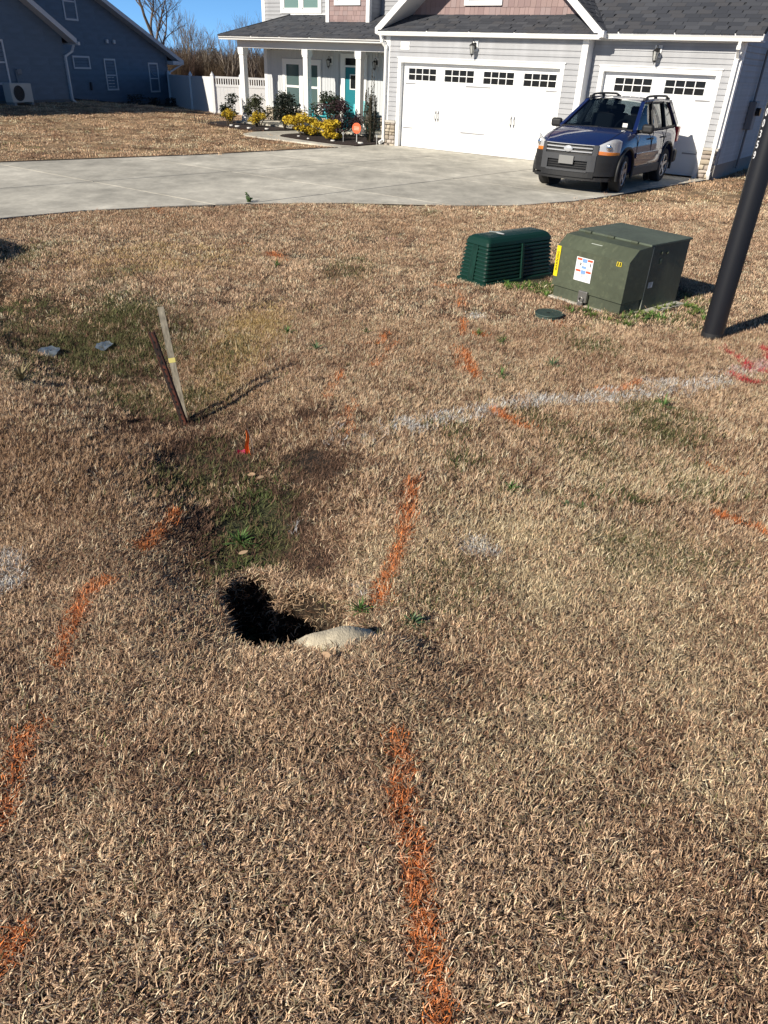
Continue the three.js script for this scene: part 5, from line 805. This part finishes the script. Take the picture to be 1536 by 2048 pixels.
{ // columnar evergreen
  const [x, z] = toWorld(-1.0, .05), t = thing('columnar_evergreen', 'tall narrow dark evergreen column at the garage corner', 'shrub', [x, 0, z]); reseed(900); const tips = []; for (let k = 0; k < 26; k++) { const a = rr(0, 6.28), r = .24 * Math.sqrt(rnd()); tips.push([Math.cos(a) * r, rr(1.0, 1.72) * (1 - r * .8), Math.sin(a) * r]); } tips[0] = [0, 1.95, 0]; tips[1] = [.06, 1.75, .02]; mesh('stem', tips.map((p) => tube([[p[0] * .3, -.03, p[2] * .3], [p[0] * 1.05, p[1] * .45, p[2] * 1.05], p], .009, 5, 6)), std(.09, .07, .05, .95), t);
  mesh('foliage', leafCloud(3200, .055, (k) => { const p = tips[k % tips.length], s = Math.pow(rnd(), .75) * .94 + .06, r = .055 * (1.15 - s), a = rr(0, 6.28); const q = s < .45 ? lerp(.3, 1.05, s / .45) : lerp(1.05, 1, (s - .45) / .55); return [p[0] * q + Math.cos(a) * r, p[1] * s, p[2] * q + Math.sin(a) * r]; }, 901, .35), leafM(.026, .036, .014), t);
}
{ // round orange sign on a stake
  const [x, z] = toWorld(-1.22, .46), t = thing('yard_sign', 'round orange yard sign on a short white stake', 'sign', [x, 0, z], -PSI + .25); mesh('stake', bx(-.008, .008, -.05, .30, -.006, .006), std(.7, .7, .68, .6), t);
  const T = textTex(128, 128, (c, w, h) => { c.fillStyle = '#f2683a'; c.fillRect(0, 0, w, h); c.fillStyle = '#f7c3ab'; for (let k = 0; k < 3; k++) c.fillRect(26, 46 + k * 16, 76, 7); }); mesh('disc', new THREE.CylinderGeometry(.145, .145, .012, 32).rotateX(Math.PI / 2).translate(0, .40, .012), std(.86, .16, .05, .6), t); const f = new THREE.CircleGeometry(.143, 32); f.translate(0, .40, .0195); mesh('face', f, new THREE.MeshStandardMaterial({ map: T, roughness: .6 }), t);
}
for (const [u, w, lab] of [[-1.47, .80, 'thin pale solar stake light before the purple shrub'], [-.42, .52, 'thin pale solar stake light beside the downspout foot']]) { const [x, z] = toWorld(u, w), t = thing('stake_light', lab, 'stake light', [x, 0, z]); mesh('stake', cyl([0, -.03, 0], [0, .22, 0], .007, .007, 8), std(.6, .6, .58, .5), t); mesh('lamp_head', [new THREE.CylinderGeometry(.035, .03, .02, 12).translate(0, .27, 0), new THREE.CylinderGeometry(.02, .02, .05, 10).translate(0, .235, 0)], std(.55, .56, .56, .4), t); }
{ reseed(930); const proto = STONES[0]; [[-6.9, -.1], [-7.3, -.2], [-6.2, .02], [-5.7, -.3], [-3.3, .75], [-2.6, 1.1], [-1.75, .95], [-.85, .75], [-4.1, -.4], [-2.5, -.2]].forEach(([u, w], i) => { const [x, z] = toWorld(u, w); const m = tag(mesh(numbered('pale_stone'), STONES[i % 5], std(.66, .64, .6, .9), scene), 'small pale stone lying on the dark mulch', 'stone', 'small pale stones in the mulch'); m.position.set(x, .045, z); const s = rr(.06, .14); m.scale.set(s * 1.4, s * .5, s); m.rotation.y = rr(0, 6); }); }
{ // wire edging
  const [x, z] = toWorld(-8.55, -.35), t = thing('wire_edging', 'low black wire garden edging at the left end of the bed', 'garden edging', [x, H(x, z), z], -PSI + .35), g = []; for (let k = 0; k < 9; k++) { const a = k * .12 - .5; g.push(tube([[a - .07, 0, 0], [a - .06, .2, 0], [a, .26, 0], [a + .06, .2, 0], [a + .07, 0, 0]], .005, 5, 14)); } g.push(bar([-.6, .05, 0], [.6, .05, 0], .007, .007), cyl([-.6, -.03, 0], [-.6, .32, 0], .01, .01, 6)); mesh('wire', g, std(.03, .03, .03, .6), t);
}
// ---- turquoise porch chairs
function chair(u, w, turn, lab) {
  const [x, z] = toWorld(u, w), t = thing('porch_chair', lab, 'chair', [x, .09, z], turn), m = phys(.025, .42, .48, .45);
  for (let k = 0; k < 5; k++) { const a = (k - 2) * .115, top = .93 - .035 * (k - 2) * (k - 2); mesh('back_slat', bar([a * .8, .36, -.16], [a, top, -.36], .122, .02, V(0, 0, 1)), m, t); }
  for (let k = 0; k < 5; k++) mesh('seat_slat', rbx(-.27, .27, .36 - k * .0 + (k - 2) * .018 - .01, .385 + (k - 2) * .018 - .01, -.16 + k * .11, -.06 + k * .11, .006), m, t);
  for (const s of [1, -1]) { mesh('armrest', rbx(s * .33 - .06, s * .33 + .06, .58, .605, -.28, .42, .01), m, t); mesh('leg', bar([s * .30, 0, .36], [s * .30, .58, .32], .035, .08, V(0, 0, 1)), m, t); mesh('leg', bar([s * .28, 0, -.45], [s * .28, .40, .2], .03, .09), m, t); }
  return t;
}
chair(-4.48, -1.98, -PSI + .1, 'turquoise slatted porch chair right of the second porch post'); chair(-3.25, -2.15, -PSI + .2, 'turquoise slatted porch chair hidden behind the purple shrub');
// ------------------------------------------------------------------ blue house on the left (x along its gable wall, to the right, z out of the wall)
const LC = [-12.617, -.231, -44.236], LT = (70 * Math.PI) / 180;
{
  const h = thing('blue_house', 'dark blue sided house with steep gables standing in its own shade on the left', 'house', [LC[0], 0, LC[2]], LT); reseed(6001);
  const T = tex(64, 256, (i, j) => { const k = .92 + .14 * (tnoise(i, j, 256, 8, 101) - .5); return [255 * k, 255 * k, 255 * k]; }), side = [0, 1].map((k) => new THREE.MeshStandardMaterial({ map: T, color: lin(.135 + .006 * k, .19 + .007 * k, .26 + .008 * k), roughness: .6 })), back = std(.06, .08, .11, .8), trimB = std(.60, .61, .63, .6), fnd = std(.16, .16, .17, .95), pane = phys(.03, .05, .08, .06), curt = std(.62, .63, .62, .9);
  // gable: right eave at x=0.6,v=2.02 ; rake rises to the left
  const k = .405, ev = 2.05, top = (x) => ev + (0 - x) * k, peakX = -13;
  const sh = new THREE.Shape(); sh.moveTo(.1, -.6); sh.lineTo(.1, ev + .02); sh.lineTo(peakX, top(peakX)); sh.lineTo(-26, ev); sh.lineTo(-26, -.6); const g = new THREE.ExtrudeGeometry(sh, { depth: 12, bevelEnabled: false }); g.translate(0, 0, -12.02); const wall = mesh('gable_wall', g, back, h);
  for (let v = .02; v < 7.2; v += .13) { const xr = v < ev ? .1 : (ev - v) / k + .1, xl = -13.5; if (xr > xl) mesh('siding_board', lap(xl, xr, v, .13, -.018), side[Math.floor(v * 7.7) % 2], wall); }
  mesh('foundation', bx(-10, .12, -.9, .02, -.5, .006), fnd, h);
  const roofSlab = (x0, y0, x1, y1, z0, z1, t = .12) => { const s = new THREE.Shape(); s.moveTo(x0, y0); s.lineTo(x1, y1); s.lineTo(x1, y1 + t); s.lineTo(x0, y0 + t); const q = new THREE.ExtrudeGeometry(s, { depth: z1 - z0, bevelEnabled: false }); q.translate(0, 0, z0); return q; };
  mesh('roof', [roofSlab(1.05, ev - .38, peakX, top(peakX) + .05, -12.4, .38), roofSlab(peakX, top(peakX) + .05, -27, ev - .3, -12.4, .38)], M.roofback, h);
  mesh('rake_board', [roofSlab(1.05, ev - .40, peakX, top(peakX) + .02, .38, .42, .19)], trimB, h); mesh('rake_soffit', roofSlab(.95, ev - .35, peakX, top(peakX) + .03, -.02, .38, .02), trimB, h);
  mesh('eave_return', [rbx(.12, 1.05, ev - .42, ev - .24, -.1, .40, .02)], trimB, h); mesh('corner_trim', bx(.0, .13, -.1, ev + .02, -.1, .012), side[1], h);
  mesh('downspout', [bar([.95, ev - .4, .3], [.2, ev - .75, .06], .09, .07), bar([.2, ev - .75, .06], [.2, -.15, .06], .09, .07, V(1, 0, 0))], trimB, h);
  const win = (x0, x1, v0, v1, mid, inside) => { const f = .07, w = mesh('window', [bx(x0 - f, x1 + f, v1, v1 + f, -.03, .03), bx(x0 - f, x1 + f, v0 - f, v0, -.03, .035), bx(x0 - f, x0, v0, v1, -.03, .03), bx(x1, x1 + f, v0, v1, -.03, .03)], trimB, h); if (mid) { mesh('sash', bx(x0, x1, mid - .025, mid + .025, -.02, .015), trimB, w); mesh('pane', bx(x0, x1, mid + .025, v1, -.018, -.01), pane, w); mesh('pane', bx(x0, x1, v0, mid - .025, -.018, -.012), pane, w); } else mesh('pane', bx(x0, x1, v0, v1, -.018, -.01), pane, w); return w; };
  const wA = win(-4.78, -4.10, .57, 1.74, 1.13); mesh('curtain', [bx(-4.70, -4.47, .60, 1.12, -.010, -.006), bx(-4.43, -4.25, .60, 1.12, -.010, -.006)], curt, wA);
  const wB = win(-1.45, -.80, .45, 1.63, 1.0); { const c = []; for (let i = 0; i < 10; i++) { const a = 3.2 + i * .16, b = a + .17; c.push(bar([-1.02 + Math.cos(a) * .38, 1.52 + Math.sin(a) * .38, -.004], [-1.02 + Math.cos(b) * .38, 1.52 + Math.sin(b) * .38, -.004], .008, .05, V(0, 0, 1))); } mesh('curtain', c, curt, wB); }
  win(-6.85, -5.88, 1.44, 1.81, 0); win(-6.9, -6.22, 3.27, 4.4, 3.9);
  for (const x of [-4.46, -3.97]) mesh('wall_vent', [rbx(x - .08, x + .08, 2.42, 2.58, 0, .10, .03)], trimB, h);
  mesh('wall_lamp', rbx(-6.05, -5.95, .52, .85, 0, .09, .03), std(.05, .05, .06, .6), h);
  // projecting front wing with its own gable
  const F = 2.4, fx = -10.05, fe = 2.52, kf = .56; const s2 = new THREE.Shape(); s2.moveTo(fx, -.5); s2.lineTo(fx, fe); s2.lineTo(fx - 6.3, fe + 6.3 * kf); s2.lineTo(fx - 12.6, fe); s2.lineTo(fx - 12.6, -.5); const g2 = new THREE.ExtrudeGeometry(s2, { depth: F + 6, bevelEnabled: false }); g2.translate(0, 0, -6); const wing = mesh('wing_wall', g2, back, h);
  for (let v = .36; v < 5.9; v += .13) { const xr = v < fe ? fx : fx - (v - fe) / kf; if (xr > fx - 5.5) mesh('siding_board', lap(fx - 6, xr, v, .13, F + .001), side[Math.floor(v * 7.7) % 2], wing); }
  mesh('foundation', bx(fx - 12.6, fx + .02, -.4, .36, F - .5, F + .01), fnd, h);
  mesh('roof', [roofSlab(fx + .42, fe - .21, fx - 6.3, fe + 6.3 * kf + .03, -6.4, F + .36), roofSlab(fx - 6.3, fe + 6.3 * kf + .03, fx - 13, fe - .21, -6.4, F + .36)], M.roofback, h); mesh('rake_board', roofSlab(fx + .42, fe - .24, fx - 6.3, fe + 6.3 * kf - .01, F + .36, F + .40, .20), trimB, h); mesh('rake_soffit', roofSlab(fx + .36, fe - .2, fx - 6.3, fe + 6.3 * kf + .01, F, F + .36, .02), trimB, h);
  mesh('gutter', rbx(fx + .40, fx + .54, fe - .26, fe - .14, -2.0, F + .45, .02), trimB, h);
  mesh('downspout', [bar([fx + .42, fe - .26, F + .2], [fx + .38, fe - .46, F + .12], .09, .07), bar([fx + .38, fe - .46, F + .12], [fx - .02, fe - .66, F + .06], .09, .07), bar([fx - .02, fe - .62, F + .06], [fx - .02, .32, F + .06], .10, .075, V(1, 0, 0)), bar([fx - .02, .34, F + .06], [fx + .18, .18, F + .1], .10, .075)], trimB, h);
  win(fx - 4.4, fx - 3.15, .95, 2.25, 1.6).position.z = F + .02;
  mesh('meter_pipe', [cyl([fx - 2.75, .75, F + .05], [fx - 2.75, 1.35, F + .05], .03, .03, 8), rbx(fx - 2.72, fx - 2.5, 1.22, 1.4, F + .0, F + .1, .02)], std(.2, .21, .23, .6), h);
  // outdoor heat pump unit standing before the wing
  const L2W = (x, z) => [LC[0] + x * Math.cos(LT) + z * Math.sin(LT), LC[2] - x * Math.sin(LT) + z * Math.cos(LT)];
  { const [x, z] = L2W(-13.35, F + .55), t = thing('heat_pump', 'pale box shaped heat pump with round dark fan by the blue house', 'heat pump', [x, .30, z], LT); mesh('case', rbx(-.55, .48, .04, .66, -.18, .18, .02), std(.50, .49, .46, .6), t); mesh('fan_grille', [new THREE.TorusGeometry(.235, .02, 8, 32).translate(-.18, .34, .185), ...[.05, .1, .15, .2].map((r) => new THREE.TorusGeometry(r, .005, 5, 24).translate(-.18, .34, .186))], std(.05, .05, .055, .6), t); mesh('fan', new THREE.CylinderGeometry(.23, .23, .01, 28).rotateX(Math.PI / 2).translate(-.18, .34, .18), std(.02, .02, .025, .7), t); mesh('foot', [bx(-.5, -.4, -.1, .04, -.2, .2), bx(.35, .45, -.1, .04, -.2, .2)], std(.3, .3, .3, .8), t); }
  // small plants along the shaded wall
  [[-3.65, .45, 'small dark bush under the curtained window of the blue house'], [-2.3, .35, 'small dark bush between two windows of the blue house'], [-.75, .35, 'small dark bush near the right corner of the blue house']].forEach(([a, r, lab], i) => { const [x, z] = L2W(a, .7), t = thing('foundation_bush', lab, 'shrub', [x, H(x, z), z]); mesh('foliage', leafCloud(260, .12, () => { const q = rr(0, 6.28), e = Math.sqrt(rnd()); return [Math.cos(q) * e * r, rr(.05, r * 1.1), Math.sin(q) * e * r]; }, 640 + i), leafM(.05, .05, .035), t); mesh('stem', cyl([0, -.05, 0], [0, .25, 0], .015, .008, 5), std(.1, .08, .06, 1), t); });
  // mulch strip at the foot of the gable wall
  const A = L2W(-9.9, 0), B = L2W(.2, 0), Cc = L2W(.2, 1.3), D = L2W(-9.9, 1.5); const n = 12, P = [], I = []; for (let j = 0; j <= 4; j++) for (let i = 0; i <= n; i++) { const u = i / n, v = j / 4, x = lerp(lerp(A[0], B[0], u), lerp(D[0], Cc[0], u), v), z = lerp(lerp(A[1], B[1], u), lerp(D[1], Cc[1], u), v); P.push(x, H(x, z) + .07, z); if (i < n && j < 4) { const o = j * (n + 1) + i; I.push(o, o + n + 1, o + 1, o + 1, o + n + 1, o + n + 2); } } const mg = new THREE.BufferGeometry(); mg.setAttribute('position', new THREE.Float32BufferAttribute(P, 3)); mg.setIndex(I); mg.computeVertexNormals(); tag(structure('mulch_bed', mg, std(.055, .04, .034, 1)), 'dark mulch strip along the blue house wall');
}
// ------------------------------------------------------------------ white vinyl fence
{
  const f = thing('vinyl_fence', 'white vinyl fence with spindle top running behind the porch', 'fence'), vin = std(.86, .865, .87, .5); const HT = 1.46;
  const pts = [[-12.52, -44.2], [-10.35, -40.3], [-8.42, -36.54], [-7.2, -36.75], [-5.9, -37.0], [-4.3, -37.3], [-2.6, -37.6]], yb = (x, z) => H(x, z) - .02; const Y = pts.map(([x, z], i) => [-.25, -.2, -.12, -.12, -.12, -.12, -.12][i]);
  pts.forEach(([x, z], i) => { mesh('fence_post', rbx(x - .065, x + .065, Y[i] - .2, Y[i] + HT + .03, z - .065, z + .065, .01), vin, f); mesh('post_cap', new THREE.ConeGeometry(.11, .16, 4).rotateY(Math.PI / 4).translate(x, Y[i] + HT + .11, z), vin, f); });
  for (let i = 0; i < pts.length - 1; i++) {
    const a = [pts[i][0], Y[i], pts[i][1]], b = [pts[i + 1][0], Y[i + 1], pts[i + 1][1]], up = (p, y) => [p[0], p[1] + y, p[2]], open = i >= 2, T = open ? 1.12 : 1.40, L = Math.hypot(b[0] - a[0], b[2] - a[2]);
    mesh('rail', [bar(up(a, .06), up(b, .06), .05, .12), bar(up(a, T), up(b, T), .05, .10), ...(open ? [bar(up(a, HT - .03), up(b, HT - .03), .05, .08)] : [])], vin, f);
    const n = Math.round(L / .155); for (let k = 0; k < n; k++) { const p = (s) => [0, 1, 2].map((q) => lerp(a[q], b[q], s)), m = (y) => p((k + .5) / n).map((v, q) => v + (q === 1 ? y : 0)); mesh('plank', bar(m(.1), m(T - .04), .15, .022, V(b[0] - a[0], 0, b[2] - a[2]).normalize().cross(V(0, 1, 0))), vin, f); }
    if (open) { const ns = Math.round(L / .1), sp = []; for (let k = 0; k < ns; k++) { const s = (k + .5) / ns, p = [0, 1, 2].map((q) => lerp(a[q], b[q], s)); sp.push(bx(p[0] - .018, p[0] + .018, p[1] + T, p[1] + HT - .05, p[2] - .018, p[2] + .018)); } mesh('spindles', sp, vin, f, 'stuff'); }
  }
}
// ------------------------------------------------------------------ bare trees and the far wood
function bareTree(o) { // forked limbs, each curving a little, down to fine twigs
  reseed(o.seed); const wood = [], twigs = [];
  const limb = (p, d, L, r, lv) => {
    let q = p.clone(), dir = d.clone(); const N = lv > 2 ? 5 : 3, kids = [];
    for (let k = 0; k < N; k++) { const nx = q.clone().addScaledVector(dir, L / N); (lv >= o.levels - 1 ? wood : twigs).push(cyl(q.toArray(), nx.toArray(), r * (1 - .5 * k / N), r * (1 - .5 * (k + 1) / N), lv > 2 ? 7 : lv > 1 ? 5 : 3)); q = nx; dir = dir.clone().add(V(rr(-.2, .2), rr(-.08, .16), rr(-.2, .2))).normalize(); if (lv > 0 && k >= (lv === o.levels ? 2 : 1) && k < N - 1 + (lv < 2)) kids.push([q.clone(), dir.clone(), r * (1 - .5 * (k + 1) / N)]); }
    if (lv > 0) { for (const [b, e, rb] of kids) { const a = rr(0, 6.28), sp = o.spread * rr(.6, 1.15); limb(b, e.clone().add(V(Math.cos(a) * sp, rr(-.1, .3), Math.sin(a) * sp)).normalize(), L * rr(.5, .8), Math.max(.013, rb * rr(.45, .7)), lv - 1); } limb(q, dir, L * rr(.62, .8), Math.max(.012, r * .5), lv - 1); const a = rr(0, 6.28), sp = o.spread * .8; limb(q, dir.clone().add(V(Math.cos(a) * sp, .1, Math.sin(a) * sp)).normalize(), L * rr(.55, .75), Math.max(.012, r * .42), lv - 1); }
  };
  return { wood, twigs, limb };
}
const barkM = [std(.20, .165, .13, .95), std(.26, .22, .18, .95), std(.15, .12, .10, .95)];
function plantTree(name, label, x, z, y, hgt, o) {
  const t = thing(name, label, 'tree', [x, y, z]), { wood, twigs, limb } = bareTree(o);
  if (o.stems > 1) for (let k = 0; k < o.stems; k++) { const a = (k / o.stems) * 6.28 + rr(-.3, .3), sp = o.fan * rr(.2, 1); limb(V(Math.cos(a) * .15, -.15, Math.sin(a) * .15), V(Math.cos(a) * sp, 1, Math.sin(a) * sp).normalize(), hgt * rr(.36, .5), o.trunk * rr(.7, 1), o.levels); } else limb(V(0, -.2, 0), V(.02, 1, .02).normalize(), hgt * .34, o.trunk, o.levels);
  mesh('trunk', wood, barkM[o.bark ?? 0], t); mesh('branches', twigs, barkM[o.bark ?? 0], t); return t;
}
plantTree('bare_tree', 'large bare tree rising behind the blue house roof', -23.2, -80, -1.0, 15.0, { spread: .95, trunk: .30, levels: 5, stems: 1, seed: 7013, bark: 2 });
plantTree('bare_tree', 'vase shaped bare tree beside the corner of the blue house', -27.6, -106.5, -1.0, 7.2, { spread: .42, trunk: .15, levels: 3, stems: 13, fan: .68, seed: 7025, bark: 1 });
[[-23.5, -100, 5.6, 'leftmost of the slim bare trees behind the white fence'], [-20.3, -98, 6.0, 'slim bare tree left of the first porch post'], [-17.5, -96, 6.4, 'slim bare tree behind the first porch post'], [-15.3, -95, 6.0, 'rightmost of the slim bare trees seen through the porch']].forEach(([x, z, h, lab], i) => plantTree('bare_tree', lab, x, z, -1, h, { spread: .55, trunk: .12, levels: 3, stems: 6, fan: .45, seed: 7040 + i * 7, bark: i % 3 }));
{ // far wood and thicket read as one mass
  reseed(7300); const P = [], tw = []; for (let k = 0; k < 46; k++) { let a = rr(0, 6.28), L = rr(1.2, 3.2), x = rr(-.7, .7), z = rr(-.7, .7), y0 = 0; const b = [x + Math.cos(a) * L * .3, L, z + Math.sin(a) * L * .3]; tw.push(cyl([x, 0, z], b, .022, .008, 3)); for (let q = 0; q < 5; q++) { const s = rr(.3, 1), c = rr(0, 6.28), l = rr(.3, .9); const o = [lerp(x, b[0], s), b[1] * s, lerp(z, b[2], s)]; tw.push(cyl(o, [o[0] + Math.cos(c) * l * .6, o[1] + l * .8, o[2] + Math.sin(c) * l * .6], .010, .004, 3)); } }
  const g = merged(tw), n = 620, im = new THREE.InstancedMesh(g, std(.085, .062, .045, 1), n), d = new THREE.Object3D(), c = new THREE.Color(); im.name = 'far_thicket'; for (let i = 0; i < n; i++) { const t = rnd(), x = rr(-40, -3), z = rr(-92, -122) + .2 * x; d.position.set(x, -1.0, z); d.rotation.y = rr(0, 6); const s = rr(.75, 1.25); d.scale.set(s, s * rr(.8, 1.15), s); d.updateMatrix(); im.setMatrixAt(i, d.matrix); const q = rr(.6, 1.5); im.setColorAt(i, c.setRGB(q, q * rr(.85, 1), q * rr(.75, 1))); } tag(im, 'brown leafless thicket beyond the white fence', 'thicket', null, 'stuff'); scene.add(im);
  const lg = leafCloud(420, .55, () => { const a = rr(0, 6.28), e = Math.sqrt(rnd()), y = rnd(); return [Math.cos(a) * e * 2.2 * (1 - y * .7), .6 + y * 5, Math.sin(a) * e * 2.2 * (1 - y * .7)]; }, 7400, .3), n2 = 260, pm = new THREE.InstancedMesh(lg, leafM(.020, .028, .016), n2); pm.name = 'far_pine_wood'; for (let i = 0; i < n2; i++) { const x = rr(-150, 40), z = rr(-250, -300); d.position.set(x, -2.6, z); d.rotation.y = rr(0, 6); const s = rr(.8, 1.3); d.scale.set(s, s, s); d.updateMatrix(); pm.setMatrixAt(i, d.matrix); pm.setColorAt(i, c.setRGB(1, 1, 1)); } tag(pm, 'dark far pine wood along the horizon', 'wood', null, 'stuff'); scene.add(pm);
}
reseed(771);
sow(nearG, 265000, .45, 2.7, null, 1);
sow(midG, 230000, 2.6, 6.6, null, 1);
sow(farG, 145000, 6.4, 15, null, 1);
sow(lawnG, 26000, 13, 48, null, 1);
renderer.render(scene, camera);
